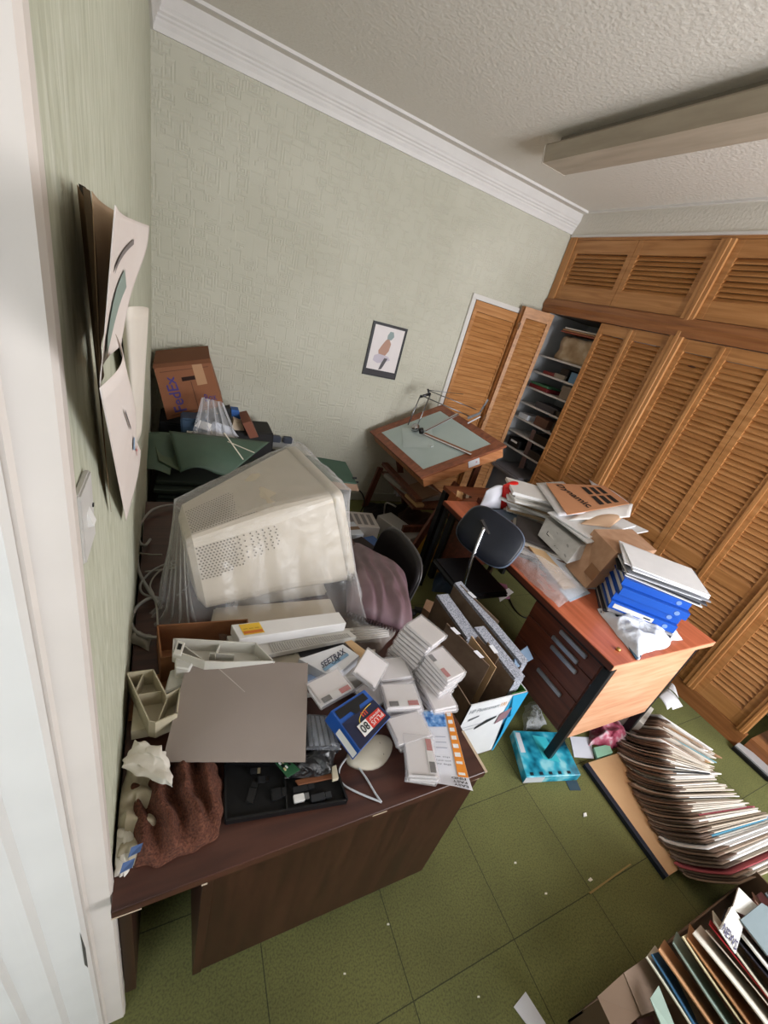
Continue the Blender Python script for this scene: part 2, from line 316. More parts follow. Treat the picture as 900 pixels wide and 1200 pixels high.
# ================================================= LOUVRES
def louvre(bm, o, ux, w, z0, z1, t=0.030, stile=0.038, rails=(0.075, 0.06), mid=None, pitch=0.036, nrm=None):
    """one louvred leaf: origin o (xy), direction ux along its width, nrm = outward direction; slats are pattern in the same mesh"""
    ux = Vector(ux).normalized(); nn = Vector(nrm).normalized(); O = Vector((o[0], o[1], 0))
    def bx(a0, a1, b0, b1, c0, c1):
        P = [O + ux * a + nn * b_ + Vector((0, 0, c)) for c in (c0, c1) for a, b_ in ((a0, b0), (a1, b0), (a1, b1), (a0, b1))]
        hexa(bm, P)
    bx(0, stile, -t, 0, z0, z1); bx(w - stile, w, -t, 0, z0, z1)
    bx(stile, w - stile, -t + .002, -.002, z0, z0 + rails[0]); bx(stile, w - stile, -t + .002, -.002, z1 - rails[1], z1)
    segs = []; 
    if mid: bx(stile, w - stile, -t + .002, -.002, mid[0], mid[1]); segs = [(z0 + rails[0], mid[0]), (mid[1], z1 - rails[1])]
    else: segs = [(z0 + rails[0], z1 - rails[1])]
    for a, c in segs:
        n = max(1, int(round((c - a) / pitch))); p = (c - a) / n
        for k in range(n):
            zc = a + k * p
            P = []
            for zz, bb in ((zc + 0.001, -.004), (zc + p * 1.12, -t + .001)):
                pass
            lo_out = (-.001, zc + .001); lo_in = (-.008, zc - .004); hi_in = (-t + .001, zc + p * .86); hi_out = (-t + .007, zc + p * .92)
            for aa in (stile - .002, w - stile + .002):
                P += [O + ux * aa + nn * q[0] + Vector((0, 0, q[1])) for q in (lo_out, lo_in, hi_in, hi_out)]
            hexa(bm, P)

# louvred cupboard door in the back wall
dr = thing('door_2', None, None); dr['kind'] = 'structure'
bm = bmesh.new(); box(bm, (2.455, D - 0.02, 0), (2.50, D, 2.084)); box(bm, (2.455, D - 0.02, 2.085), (3.28, D, 2.125)); bev(bm, .003); obj('door_frame', bm, mat('D2CEC8', .5), dr)
bm = bmesh.new(); box(bm, (2.5, D - 0.004, 0), (3.05, D - .001, 2.085)); obj('backing', bm, mat('3A2110', .8), dr)
bm = bmesh.new(); louvre(bm, (2.503, D - 0.008), (1, 0, 0), 0.52, 0.01, 2.08, t=0.024, stile=.035, rails=(.1, .085), nrm=(0, -1, 0), pitch=.04); 
bmesh.ops.translate(bm, vec=(0, -0.018, 0), verts=bm.verts); obj('louvre_panel', bm, pine_x, dr)

# ================================================= FITTED WARDROBE
wr = thing('fitted_wardrobe', 'wall of orange pine fitted wardrobes with louvred doors along the right', 'wardrobe', (WX, 0, 0))
def wpart(name, bm, m, parent=wr, **k):
    o = obj(name, bm, m, parent, **k); o.data.transform(Matrix.Translation((-WX, 0, 0))); return o
bm = bmesh.new(); box(bm, (WX - 0.012, 3.39, 0.0), (WX + 0.02, 3.47, 2.785)); wpart('end_panel', bm, pine_v)
bm = bmesh.new(); box(bm, (WX - .004, YF + .02, 2.765), (WX + .03, 3.39, 2.785)); wpart('top_rail', bm, pine_y)
bm = bmesh.new(); prism(bm, [(WX + .03, 2.165), (WX - .02, 2.165), (WX - .024, 2.2), (WX - .034, 2.23), (WX - .024, 2.27), (WX - .012, 2.285), (WX + .03, 2.285)], YF + .02, 3.47, ax='y'); wpart('middle_rail', bm, pine_dark)
bm = bmesh.new(); box(bm, (WX - .005, 0.38, 0), (WX + .03, 3.39, .112)); wpart('plinth', bm, pine_dark)
posts = ((2.02, 2.115, .112, 2.765), (0.715, 0.785, .112, 2.765), (0.39, 0.435, .112, 2.165), (-.6, -.52, .0, 2.765))
for y0, y1, z0, z1 in posts:
    bm = bmesh.new(); box(bm, (WX - .018, y0, z0), (WX + .03, y1, z1)); box(bm, (WX - .024, y0 + (y1 - y0) * .3, z0), (WX - .016, y0 + (y1 - y0) * .6, z1)); bev(bm, .002, 1); wpart('post', bm, pine_v)
for i, (y1, y0) in enumerate(((3.388, 2.748), (2.744, 2.118), (2.018, 1.40), (1.396, 0.79), (.71, .09), (.086, -.515))):
    bm = bmesh.new(); louvre(bm, (WX, y0), (0, 1, 0), y1 - y0, 2.29, 2.763, nrm=(-1, 0, 0), stile=.045, rails=(.115, .1), pitch=.034); o = wpart('upper_door', bm, pine_y)
lower = ((2.748, 2.442), (2.438, 2.118), (2.018, 1.737), (1.733, 1.402), (1.398, 1.082), (1.078, .788), (.713, .437))
for i, (y1, y0) in enumerate(lower):
    bm = bmesh.new(); louvre(bm, (WX, y0), (0, 1, 0), y1 - y0, .115, 2.16, nrm=(-1, 0, 0), mid=(0.82, 0.9) if i != 6 else (1.0, 1.09), rails=(.11, .095) if i == 6 else (.075, .08), pitch=.036); o = wpart('door', bm, pine_y)
    bm = bmesh.new()   # moulded astragal strip down the leaf edge
    ye = y0 if i in (0, 2, 4) else y1 
    if i in (0, 2, 4): box(bm, (WX - .008, y0 - .012, .13), (WX - .001, y0 + .012, 2.15)); wpart('cover_strip', bm, pine_v, o)
    if i == 2:
        bm = bmesh.new(); bmesh.ops.create_uvsphere(bm, u_segments=10, v_segments=6, radius=1)
        bmesh.ops.scale(bm, vec=(.002, .03, .006), verts=bm.verts); bmesh.ops.translate(bm, vec=(WX - .012, 1.86, 2.0), verts=bm.verts); wpart('wood_knot', bm, mat('3A1C0C', .7), o)
# leaves folded out at the far end
for k, (a, c) in enumerate((((3.285, 3.285), (3.0, 3.375)), ((3.29, 3.385), (3.0, 3.405)))):
    bm = bmesh.new(); a = V(a[0], a[1], 0); c = V(c[0], c[1], 0); u = (a - c); nn = V(u.y, -u.x, 0).normalized()
    if nn.y > 0: nn = -nn
    louvre(bm, (c.x, c.y), u, u.length, .115, 2.15, nrm=nn, mid=(0.82, 0.9) if 0 else None, rails=(.09, .09), pitch=.038); o = wpart('folded_door', bm, pine_x)
    if k == 0:
        for zz in (1.95, 1.05): bm = bmesh.new(); box(bm, (2.992, 3.365, zz), (2.999, 3.395, zz + .06)); wpart('hinge', bm, chrome, o)
# interior
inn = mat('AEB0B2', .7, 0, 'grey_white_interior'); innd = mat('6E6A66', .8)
bm = bmesh.new(); box(bm, (WX + .03, 3.40, 0), (XR - .02, 3.415, 2.165)); box(bm, (XR - .03, 2.6, .1), (XR - .02, 3.4, 2.165)); box(bm, (WX + .032, 2.60, 0), (XR - .03, 2.615, 2.165)); wpart('lining', bm, inn)
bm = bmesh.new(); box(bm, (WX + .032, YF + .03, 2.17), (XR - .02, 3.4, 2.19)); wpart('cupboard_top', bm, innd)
bm = bmesh.new(); box(bm, (WX + .032, -.6, .0), (XR - .02, .36, .1)); wpart('cupboard_base', bm, pine_dark)
shz = []
for a in ((636, 416), (629, 435), (621, 453), (614, 471), (607, 488), (601, 504), (597, 522)):
    p = px(a[0], a[1], WX + .05); shz.append(p.z)
for z in shz:
    bm = bmesh.new(); box(bm, (WX + .05, 2.616, z - .016), (XR - .03, 3.38, z)); o = wpart('shelf', bm, mat('C4C2C0', .5))
bm = bmesh.new()
for yy in (3.37, 2.63): box(bm, (WX + .036, yy - .012, 0.6), (WX + .046, yy + .012, 2.1))
wpart('bracket_strip', bm, mat('8C9298', .4))
# pale band of a strap on the shelves

# fluorescent light
fl = thing('fluorescent_light', 'long boxy fluorescent ceiling light with a yellowed diffuser', 'ceiling light', (2.2, 1.6, HC))
dif = noisy('yellowed_diffuser', [(.3, 'A39684'), (.7, 'B5A896')], 5, .5, 0.03, mapscale=(4, .6, 4))
zt = HC - .03; A = pz(655, 160, HC - .025); 
zb = 2.86
L0 = pz(648, 180, 2.90); L1 = pz(678, 195, 2.84); 
xa, xb, yE = L0.x, L1.x, (L0.y + L1.y) / 2

def lp(name, bm, m): o = obj(name, bm, m, fl); o.data.transform(Matrix.Translation((-2.2, -1.6, -HC))); return o
xc = 2.18; prf = [(-.055, 2.925), (-.1, 2.915), (-.115, 2.90), (-.095, 2.825), (.095, 2.825), (.115, 2.9), (.1, 2.915), (.055, 2.925)]
bm = bmesh.new(); prism(bm, [(xc + a, z) for a, z in prf], 1.05, 2.62, ax='y'); lp('diffuser', bm, dif)
bm = bmesh.new(); box(bm, (xc - .045, 1.07, 2.92), (xc + .045, 2.59, HC)); lp('housing', bm, mat('8F877A', .6))
bm = bmesh.new(); prism(bm, [(xc + a * 1.04, z + (z - 2.87) * .04) for a, z in prf], 2.62, 2.628, ax='y'); lp('end_cap', bm, mat('C8BFB2', .5))
# ================================================= BUILD HELPERS FOR THINGS
def mroot(root): return Matrix.Translation(root.location) @ Matrix.Rotation(root.rotation_euler.z, 4, 'Z')
def part(name, bm, m, root, smooth=False, up=None):
    """part whose mesh was drawn in room coordinates; root is the thing (or up, when root is a part of it)"""
    me = bpy.data.meshes.new(name); bmesh.ops.recalc_face_normals(bm, faces=bm.faces); bm.to_mesh(me); bm.free()
    base = up or root
    me.transform(mroot(base).inverted()); return link(name, me, m, root, smooth)
def bake(o, base): o.data.transform(mroot(base).inverted()); return o
def single(name, bm, m, label, cat, group=None, smooth=False, kind=None):
    xs = [v.co for v in bm.verts]
    c = Vector(((min(p.x for p in xs) + max(p.x for p in xs)) / 2, (min(p.y for p in xs) + max(p.y for p in xs)) / 2, min(p.z for p in xs)))
    bmesh.ops.translate(bm, vec=-c, verts=bm.verts)
    o = obj(name, bm, m, None, smooth); o.location = c; tag(o, label, cat, group, kind); return o
def rect_at(c, yaw, l, w, z):   # top quad centred at c
    u = V(math.cos(yaw), math.sin(yaw), 0) * l / 2; v = V(-math.sin(yaw), math.cos(yaw), 0) * w / 2
    c = V(c[0], c[1], z); return [c - u - v, c + u - v, c + u + v, c - u + v]
def zq(pts, z): return [pz(p[0], p[1], z) for p in pts]
def slabbm(Q, th, bv=0.0, seg=1):
    bm = bmesh.new(); slab(bm, Q, th)
    if bv: bev(bm, bv, seg)
    return bm
def crumple(bm, Q, h, nu=24, nv=24, amp=0.03, s=9, seed=0.0, edge=0.3):
    n = (Q[1] - Q[0]).cross(Q[3] - Q[0]).normalized()
    if n.z < 0: n = -n
    def f(a, b):
        p = quadp(Q, a, b); e = min(1, min(a, 1 - a, b, 1 - b) / edge); e = e * (2 - e)
        q = p * s
        r = 1 - abs(noise.noise(q + V(seed, seed, 0))) * 2
        r2 = noise.noise(q * 2.3 + V(0, seed, seed))
        side = V(noise.noise(q * .6 + V(9, seed, 1)), noise.noise(q * .6 + V(seed, 4, 7)), 0) * amp
        return p + n * (h * e * (0.55 + 0.45 * r) + amp * 0.5 * r2 * e + 0.001) + side * 1.4
    grid(bm, f, nu, nv)

# ================================================= DESK ALONG THE LEFT WALL
dk = thing('office_desk', 'dark walnut office desk along the left wall, heaped with clutter', 'desk', (0.5, 1.1, 0))
bm = bmesh.new(); hexa(bm, [V(.05, .403, .712), V(.972, .42, .712), V(.975, 1.98, .712), V(.015, 1.98, .712), V(.05, .403, .74), V(.972, .42, .74), V(.975, 1.98, .74), V(.015, 1.98, .74)]); bev(bm, .0015, 1); part('desktop', bm, walnut, dk)
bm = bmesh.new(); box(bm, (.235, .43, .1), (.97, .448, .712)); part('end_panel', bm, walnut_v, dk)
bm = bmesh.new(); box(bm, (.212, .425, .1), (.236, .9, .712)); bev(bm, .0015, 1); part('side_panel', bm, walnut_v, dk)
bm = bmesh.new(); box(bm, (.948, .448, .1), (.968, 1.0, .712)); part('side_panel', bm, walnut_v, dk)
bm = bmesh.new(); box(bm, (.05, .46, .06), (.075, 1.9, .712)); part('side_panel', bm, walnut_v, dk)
for x in (.26, .9, .062):
    for y in (.75, 1.85):
        bm = bmesh.new(); box(bm, (x - .02, y - .02, 0), (x + .02, y + .02, .712 if y > 1 else .11)); part('leg', bm, blackm, dk)
for lo, hi in (((.905, .4195, .7115), (.955, .4205, .7145)), ((.6, .4125, .729), (.64, .4137, .7325)), ((.21, .4235, .655), (.222, .425, .662)), ((.218, .4235, .702), (.236, .425, .71)), ((.965, .419, .737), (.974, .55, .7405)), ((.05, .4015, .7125), (.1, .4025, .7155))):
    bm = bmesh.new(); box(bm, lo, hi); part('chipped_edge', bm, mat('C8B49C', .7), dk)

# ================================================= MONITOR UNDER ITS COVER
plast = noisy('beige_plastic', [(.3, 'C4B8A4'), (.7, 'CBC0AD')], 3, .45, .02)
mo = thing('computer_monitor', 'large beige CRT monitor with perforated casing under a clear plastic sheet', 'monitor', (.45, 1.35, .74))
NT = pz(402, 577, 1.2); FT = pz(345, 521, 1.2); NB = V(NT.x + .03, NT.y - .02, .8); FB = V(FT.x + .03, FT.y - .0, .8)
rn = pz(225, 630, 1.10); rf = pz(212, 588, 1.11); rnb = py(243, 716, rn.y - .01); rnb.z = max(rnb.z, .80); rfb = V(rf.x + .05, rf.y - .02, rnb.z); NB = py(411, 706, NT.y - .01); NB.z = max(NB.z, .79); FB = V(FT.x + NB.x - NT.x, FT.y, NB.z)

ax = ((NT + FT) / 2 - (rn + rf) / 2); ax.z = 0; ax.normalize()
def lerp4(A, B, t): return [a * (1 - t) + b * t for a, b in zip(A, B)]
F4 = [NB, FB, FT, NT]; R4 = [rnb, rfb, rf, rn]
def ringpts(Q, r=.12, n=4):  # rounded quad
    out = []; c = sum(Q, V(0, 0, 0)) / 4
    for i in range(4):
        p = Q[i]; a = Q[i - 1]; b = Q[(i + 1) % 4]
        for k in range(n + 1):
            t = k / n; s0 = p + (a - p) * r; s1 = p + (b - p) * r
            out.append(s0 * (1 - t) ** 2 + p * 2 * t * (1 - t) + s1 * t * t)
    return out
def loft(bm, rings, cap=True):
    R = [[bm.verts.new(p) for p in r] for r in rings]; n = len(R[0])
    for i in range(len(R) - 1):
        for k in range(n): bm.faces.new((R[i][k], R[i][(k + 1) % n], R[i + 1][(k + 1) % n], R[i + 1][k]))
    if cap: bm.faces.new(R[0]); bm.faces.new(R[-1])
    return R
bm = bmesh.new(); f0 = lerp4(F4, F4, 0); fb = [p - ax * .055 for p in F4]
loft(bm, [ringpts(fb, .05), ringpts([p - ax * .003 for p in F4], .05), ringpts(lerp4(F4, [sum(F4, V(0, 0, 0)) / 4] * 4, .015), .05)]); part('bezel', bm, plast, mo, True)
bm = bmesh.new(); sc_ = lerp4(F4, [sum(F4, V(0, 0, 0)) / 4] * 4, .14); bm.faces.new([bm.verts.new(p + ax * .004) for p in sc_]); part('screen', bm, mat('20241F', .1), mo)
fb2 = [p - ax * .058 for p in lerp4(F4, [sum(F4, V(0, 0, 0)) / 4] * 4, .012)]
bm = bmesh.new()
rings = [ringpts(fb2, .06), ringpts([p - ax * .16 + V(0, 0, -.002 if i > 1 else .01) for i, p in enumerate(lerp4(F4, R4, .16))], .12)]
m1 = lerp4(fb2, R4, .45); rings.append(ringpts([p + V(0, 0, .012 if i > 1 else 0) for i, p in enumerate(m1)], .14)); rings = [rings[0], rings[2], ringpts(R4, .13), ringpts([p - ax * .02 for p in lerp4(R4, [sum(R4, V(0, 0, 0)) / 4] * 4, .2)], .15)]
loft(bm, rings); part('housing', bm, plast, mo, False)
# vent holes: punched pattern on the near side and the top
def holes(Q, nu, nv, r, keep):
    bm = bmesh.new(); n = (Q[1] - Q[0]).cross(Q[3] - Q[0]).normalized() * .0035; U = (Q[1] - Q[0]).normalized() * r; W = (Q[3] - Q[0]).normalized() * r
    for i in range(nu):
        for j in range(nv):
            a, b_ = (i + .5 + .5 * (j % 2)) / nu, (j + .5) / nv
            if not keep(a, b_): continue
            c = quadp(Q, a, b_) + n; bm.faces.new([bm.verts.new(c + U * math.cos(k * PI / 3) + W * math.sin(k * PI / 3)) for k in range(6)])
    return bm
N0, N1 = rn, m1[3]; B0, B1 = rnb, m1[0]
hol = mat('4A4238', .9)
Qs = [B0 * .62 + N0 * .38, B1 * .62 + N1 * .38, B1 * .12 + N1 * .88, B0 * .12 + N0 * .88]
part('vent_holes', holes(Qs, 26, 15, .0028, lambda a, b_: b_ > .1 + abs(a - .1) * .5 and a < .98 and (a < .45 or (int(a * 26) + int(b_ * 15)) % 2 == 0)), hol, mo)
Qt = [rn * .94 + rf * .06, m1[3] * .94 + m1[2] * .06, m1[3] * .35 + m1[2] * .65, rn * .35 + rf * .65]
Qt = [q + V(0, 0, .003) for q in Qt]
part('vent_holes', holes(Qt, 30, 13, .0026, lambda a, b_: a < .9 - b_ * .3), hol, mo)
bm = bmesh.new(); c = (NB + FB + rnb + rfb) / 4
tr = [V(c.x - .2, c.y - .17, .74), V(c.x + .2, c.y - .13, .74), V(c.x + .17, c.y + .15, .74), V(c.x - .18, c.y + .12, .74)]
hexa(bm, tr + [p * .8 + c * .2 + V(0, 0, 0) for p in [V(q.x, q.y, .83) for q in tr]]); 
bev(bm, .01); part('tilt_base', bm, plast, mo)
bm = bmesh.new(); hexa(bm, [V(.25, 1.06, .741), V(.70, 1.06, .741), V(.70, 1.16, .741), V(.27, 1.16, .741), V(.25, 1.06, .785), V(.70, 1.06, .785), V(.70, 1.16, .785), V(.27, 1.16, .785)]); bev(bm, .006)
single('desktop_computer', bm, plast, 'low beige case under the covered monitor, showing through the plastic', 'computer')

# the clear cover draped over it
top = [p + V(0, 0, .012) for p in (rn, NT, FT, rf)]; tc_ = sum(top, V(0, 0, 0)) / 4
top = [tc_ + (p - tc_) * 1.045 for p in top]; top[1] += ax * .01; top[2] += ax * .01
bot = [V(.195, .985, .742), V(.90, .965, .742), V(.86, 1.82, .742), V(.06, 1.5, .742)]
bot[0] = pz(240, 757, .742); bot[3] = pz(190, 715, .742); bot[1] = pz(438, 748, .742)
def per(Q, s):
    s = (s % 1.0) * 4; i = int(s) % 4; t = s - int(s); t = t + .0
    return Q[i] * (1 - t) + Q[(i + 1) % 4] * t
NU, NV = 132, 30
def coverf(a, b_):
    T = per(top, a); B = per(bot, a); ang = a * 2 * PI
    if b_ < .3:
        t = b_ / .3; p = tc_ * (1 - t) + T * t
        k = abs(((a * 4) % 1) - .5) * 2
        zt = p.z if t > .02 else tc_.z
        return V(p.x, p.y, zt + .004 + .004 * nz(p, 18))
    t = (b_ - .3) / .7; te = t ** 1.6
    out = (B - T); out.z = 0
    p = T + out * (te * .95) + V(0, 0, (B.z - T.z) * min(1, t * 1.01))
    c_ = V(p.x - tc_.x, p.y - tc_.y, 0).normalized()
    fold = math.sin(a * 2 * PI * 23 + 2.2 * math.sin(a * 17) + t * 1.5) * .5 + math.sin(a * 2 * PI * 41 + 3 * math.sin(a * 9)) * .25 + nz(V(a * 40, t * 2, 1)) * .6
    amp = .003 + .026 * t ** 1.3
    p = p + c_ * (fold * amp + .012 * t + .008) + V(0, 0, .006 * nz(p, 14) * (1 - t))
    if t > .93: p += c_ * (.03 * (t - .93) / .07 * (1 + nz(V(a * 30, 0, 0))))
    p.z = max(p.z, .745 + .008 * abs(nz(p, 25)))
    p.x = max(p.x, lw_x(p.y) + .01)
    return p
bm = bmesh.new(); grid(bm, coverf, NU, NV); bmesh.ops.remove_doubles(bm, verts=bm.verts, dist=.0005)
cv = single('dust_cover', bm, poly, 'clear polythene sheet draped in folds over the big monitor', 'plastic cover', smooth=True)

# ================================================= WALL ABOVE: pinned papers, switch, sockets, picture
def lw(u, v): # pixel on the left wall
    o = V(0.045, .43, 0); dv = V(-.0255, 1, 0).normalized(); n = V(1, .0255, 0).normalized(); d = ray(u, v)
    return CAM + d * ((o - CAM).dot(n) / d.dot(n))
sw = thing('light_switch', 'white light switch on the left wall beside the doorway', 'light switch', (lw_x(.5) + .001, .5, 1.55))
bm = bmesh.new(); box(bm, (lw_x(.5), .462, 1.505), (lw_x(.5) + .008, .528, 1.595)); bev(bm, .002); part('plate', bm, mat('C9C6C2', .4), sw)
bm = bmesh.new(); prism(bm, [(lw_x(.5) + .008, 1.54), (lw_x(.5) + .014, 1.542), (lw_x(.5) + .008, 1.56)], .487, .502, ax='y'); part('rocker', bm, mat('E3E1DE', .3), sw)
bm = bmesh.new(); box(bm, (lw_x(.5) + .0075, .519, 1.549), (lw_x(.5) + .0095, .523, 1.553)); part('screw', bm, mat('2A2A2A', .4), sw)

def curl_sheet(P, nrm, curl_fn, nu=24, nv=16):
    pass
skp = noisy('sketch_paper', [(.3, 'D9CCC4'), (.7, 'E0D5CE')], 4, .85, 0)
brownp = mat('8F7257', .85, 0, 'browned_paper_back'); darkp = mat('37302B', .85, 0, 'dark_backing_paper')
def wallsheet(name, ya, yb, z0, z1, off, m, label, cat='poster', bend=None, seed=0, group=None, m2=None):
    def f(a, b_):
        y = ya + (yb - ya) * a; z = z0 + (z1 - z0) * b_
        return V(lw_x(y) + off(a, b_), y, z)
    bm = bmesh.new(); grid(bm, f, 22, 22)
    o = single(name, bm, m if not m2 else [m, m2], label, cat, group, True); solid(o, .0006); 
    return o
def lwo(u, v, off):
    o = V(0.045, .43, 0) + V(1, .0255, 0).normalized() * off; n = V(1, .0255, 0).normalized(); d = ray(u, v)
    return CAM + d * ((o - CAM).dot(n) / d.dot(n))
def wsheet(corners, m, label, bulge=.0, wav=.004, cat='drawing', group=None):
    P = [lwo(*c) for c in corners]      # bottom-left, bottom-right, top-right, top-left (u, v, distance off the wall)
    bm = bmesh.new()
    grid(bm, lambda a, b_: quadp(P, a, b_) + V(bulge * math.sin(PI * a) * (.4 + .6 * b_) + wav * math.sin(7 * b_ + 3 * a) * a, 0, 0), 22, 22)
    o = single('drawing_sheet', bm, m, label, cat, group, True); solid(o, .0005, 1); return o
wsheet([(130, 600, .004), (126, 560, .012), (100, 235, .012), (90, 216, .004)], brownp, 'long browned backing sheet flat on the left wall behind all the drawings', 0, .0)
wsheet([(117, 447, .006), (121, 440, .014), (101, 220, .014), (92, 215, .006)], darkp, 'near-black sheet pinned on the left wall, outermost of the layers', 0, .001)
wsheet([(117, 450, .018), (122, 440, .022), (106, 224, .024), (97, 219, .016)], mat('7A6552', .85), 'brown sheet edge between the dark sheet and the curling sketch', 0, .001)
wsheet([(118, 448, .024), (128, 370, .022), (152, 256, .025), (108, 224, .026)], noisy('tea_stained_paper', [(.3, 'A08568'), (.7, 'B79C7E')], 5, .85, 0), 'tea-brown stained sheet bending away behind the curling sketch', -.012, .002)
o = wsheet([(117, 453, .034), (141, 405, .034), (176, 265, .048), (134, 240, .062)], skp, 'large sketch sheet with a grey-green figure, its top corner curling off the left wall', -.02, .003)
def stroke(o, pts, m, name='sketch_mark', w=.006):
    me = o.data; bm = bmesh.new()
    for (ua, ub) in pts:
        def P(s, t):
            i0 = min(21, int(s * 22)); j0 = min(21, int(t * 22)); fs, ft = s * 22 - i0, t * 22 - j0
            g = lambda i_, j_: me.vertices[i_ * 23 + j_].co
            return (g(i0, j0) * (1 - fs) + g(i0 + 1, j0) * fs) * (1 - ft) + (g(i0, j0 + 1) * (1 - fs) + g(i0 + 1, j0 + 1) * fs) * ft
        a, b_ = V(ua[0], ua[1], 0), V(ub[0], ub[1], 0); d = (b_ - a); n = V(-d.y, d.x, 0).normalized() * w
        for k in range(6):
            p0 = a + d * k / 6; p1 = a + d * (k + 1) / 6; q = [P(*(x.xy)) + V(.0022, -.0012, 0) for x in (p0 - n, p1 - n, p1 + n, p0 + n)]
            bm.faces.new([bm.verts.new(x) for x in q])
    return obj(name, bm, m, o)
stroke(o, [((.35, .12), (.7, .45))], mat('8C9A90', .9), w=.12); stroke(o, [((.3, .62), (.65, .78))], mat('7E7672', .9), w=.03)
o = wsheet([(148, 611, .01), (165, 528, .02), (139, 392, .045), (117, 455, .035)], skp, 'lower pale sketch sheet hanging loose with small blue and red marks', .008, .004)
stroke(o, [((.62, .42), (.7, .52))], mat('8FA5BE', .9), w=.06); stroke(o, [((.72, .24), (.84, .30)), ((.74, .32), (.82, .24))], mat('C87F80', .9), w=.015); stroke(o, [((.35, .85), (.5, .7))], mat('555050', .9), w=.01)
PR = [lwo(158, 520, .02), lwo(164, 495, .02), lwo(167, 366, .03), lwo(147, 360, .03)]
def rollf(a, b_):
    ang = a * 2 * PI * 1.1; c = quadp(PR, .5, b_); h = (quadp(PR, 1, b_) - quadp(PR, 0, b_)) * .5
    return c + h * math.cos(ang) * (1 - .1 * a) + V(.022 * (.4 + .6 * b_) * math.sin(ang), 0, .01 * math.sin(ang) * b_)
bm = bmesh.new(); grid(bm, rollf, 26, 14); o = single('rolled_paper', bm, mat('DCD3C6', .8), 'narrow rolled cream sheet hanging between the wall drawings and the corner', 'paper roll', None, True); solid(o, .0006)

pl = thing('wall_socket', 'double wall socket with two dark plugs behind the monitor', 'socket', (.98, D, .58))
bm = bmesh.new(); box(bm, (.88, D - .012, .50), (1.08, D, .60)); bev(bm, .002); part('socket_plate', bm, mat('C9C8C4', .4), pl)
for x in (.915, 1.015):
    bm = bmesh.new(); box(bm, (x - .035, D - .06, .56), (x + .04, D - .012, .615)); bev(bm, .006); part('plug', bm, mat('4C5260', .5), pl)

# framed print
pi_ = [V(1.585, D - .012, 1.262), V(1.915, D - .012, 1.262), V(1.915, D - .012, 1.703), V(1.585, D - .012, 1.703)]
pic = thing('wall_print', 'black-edged print of a seated figure on the back wall', 'picture', (1.75, D, 1.26))
bm = bmesh.new(); box(bm, (1.585, D - .012, 1.262), (1.915, D - .001, 1.703)); part('board', bm, mat('141316', .5), pic)
def pdecal(name, Q, m, parent, base, lift=.0008): o = decal(name, Q, m, parent, lift); bake(o, base); return o
pdecal('print', sub(pi_, .07, .93, .13, .95), mat('D9D1CF', .5), pic, pic)
def blob(Q, pts): return [quadp(Q, a, b_) for a, b_ in pts]
def polyd(name, Q, pts, m, parent, base, lift=.0016):
    P = blob(Q, pts); n = outn(Q) * lift
    bm = bmesh.new(); bm.faces.new([bm.verts.new(p + n) for p in P]); bmesh.ops.triangulate(bm, faces=bm.faces)
    me = bpy.data.meshes.new(name); bm.to_mesh(me); bm.free(); o = link(name, me, m, parent); bake(o, base); return o
polyd('figure_back', pi_, [(.34, .40), (.30, .5), (.38, .62), (.46, .72), (.54, .74), (.62, .66), (.6, .52), (.52, .42)], mat('B08A78', .7), pic, pic)
polyd('figure_head', pi_, [(.48, .72), (.47, .80), (.52, .88), (.62, .88), (.66, .8), (.6, .73)], mat('8C9A98', .7), pic, pic)
polyd('figure_skirt', pi_, [(.2, .3), (.22, .4), (.34, .44), (.62, .42), (.7, .36), (.55, .3), (.35, .26)], mat('BFB6C0', .7), pic, pic, .002)
polyd('figure_leg', pi_, [(.52, .38), (.62, .38), (.54, .22), (.5, .16), (.42, .14), (.46, .26)], mat('5A5658', .7), pic, pic, .0024)
polyd('figure_ground', pi_, [(.04, .03), (.96, .03), (.94, .11), (.4, .13), (.05, .12)], mat('3A373A', .7), pic, pic)
# ================================================= ON THE DESK, FRONT HALF
DZ = .74
tidy = noisy('putty_plastic', [(.3, 'B3A88F'), (.7, 'BDB39B')], 4, .5, .02)
def walled(bm, pts, z0, z1, th=.003, flare=0.0, floor=True, divs=()):
    """open tray from an outline (xy list), with divider lines"""
    n = len(pts); c = sum((V(p[0], p[1], 0) for p in pts), V(0, 0, 0)) / n
    for i in range(n):
        a = V(pts[i][0], pts[i][1], 0); b_ = V(pts[(i + 1) % n][0], pts[(i + 1) % n][1], 0)
        d = (b_ - a).normalized(); nn = V(-d.y, d.x, 0) * th
        if (c - a).dot(nn) < 0: nn = -nn
        hexa(bm, [V(a.x, a.y, z0), V(b_.x, b_.y, z0), V(b_.x, b_.y, z0) + nn, V(a.x, a.y, z0) + nn, V(a.x, a.y, z1), V(b_.x, b_.y, z1), V(b_.x, b_.y, z1) + nn, V(a.x, a.y, z1) + nn])
    if floor: prism(bm, [(p[0], p[1]) for p in pts], z0, z0 + .003)
    for a, b_ in divs: bar(bm, V(a[0], a[1], (z0 + z1) / 2 - .004), V(b_[0], b_[1], (z0 + z1) / 2 - .004), th * .8, z1 - z0 - .012)
def xy(u, v, z): p = pz(u, v, z); return (p.x, p.y)
# brown carton, mostly behind the tidies
bm = bmesh.new(); o_ = [xy(205, 757, .86), xy(252, 752, .86), xy(262, 772, .86), xy(200, 790, .86)]
walled(bm, [(.115, .90), (.36, .93), (.36, 1.02), (.1, 1.03)], DZ, .85, .004); single('open_carton', bm, cardb_d, 'open brown carton behind the putty-coloured desk tidy', 'carton')
bm = bmesh.new(); slab(bm, [V(.045, .80, .752), V(.2, .80, .752), V(.2, .93, .752), V(.045, .93, .752)], .01); single('cardboard_flap', bm, cardb_d, 'flat brown cardboard piece under the putty-coloured tidy by the wall', 'cardboard')
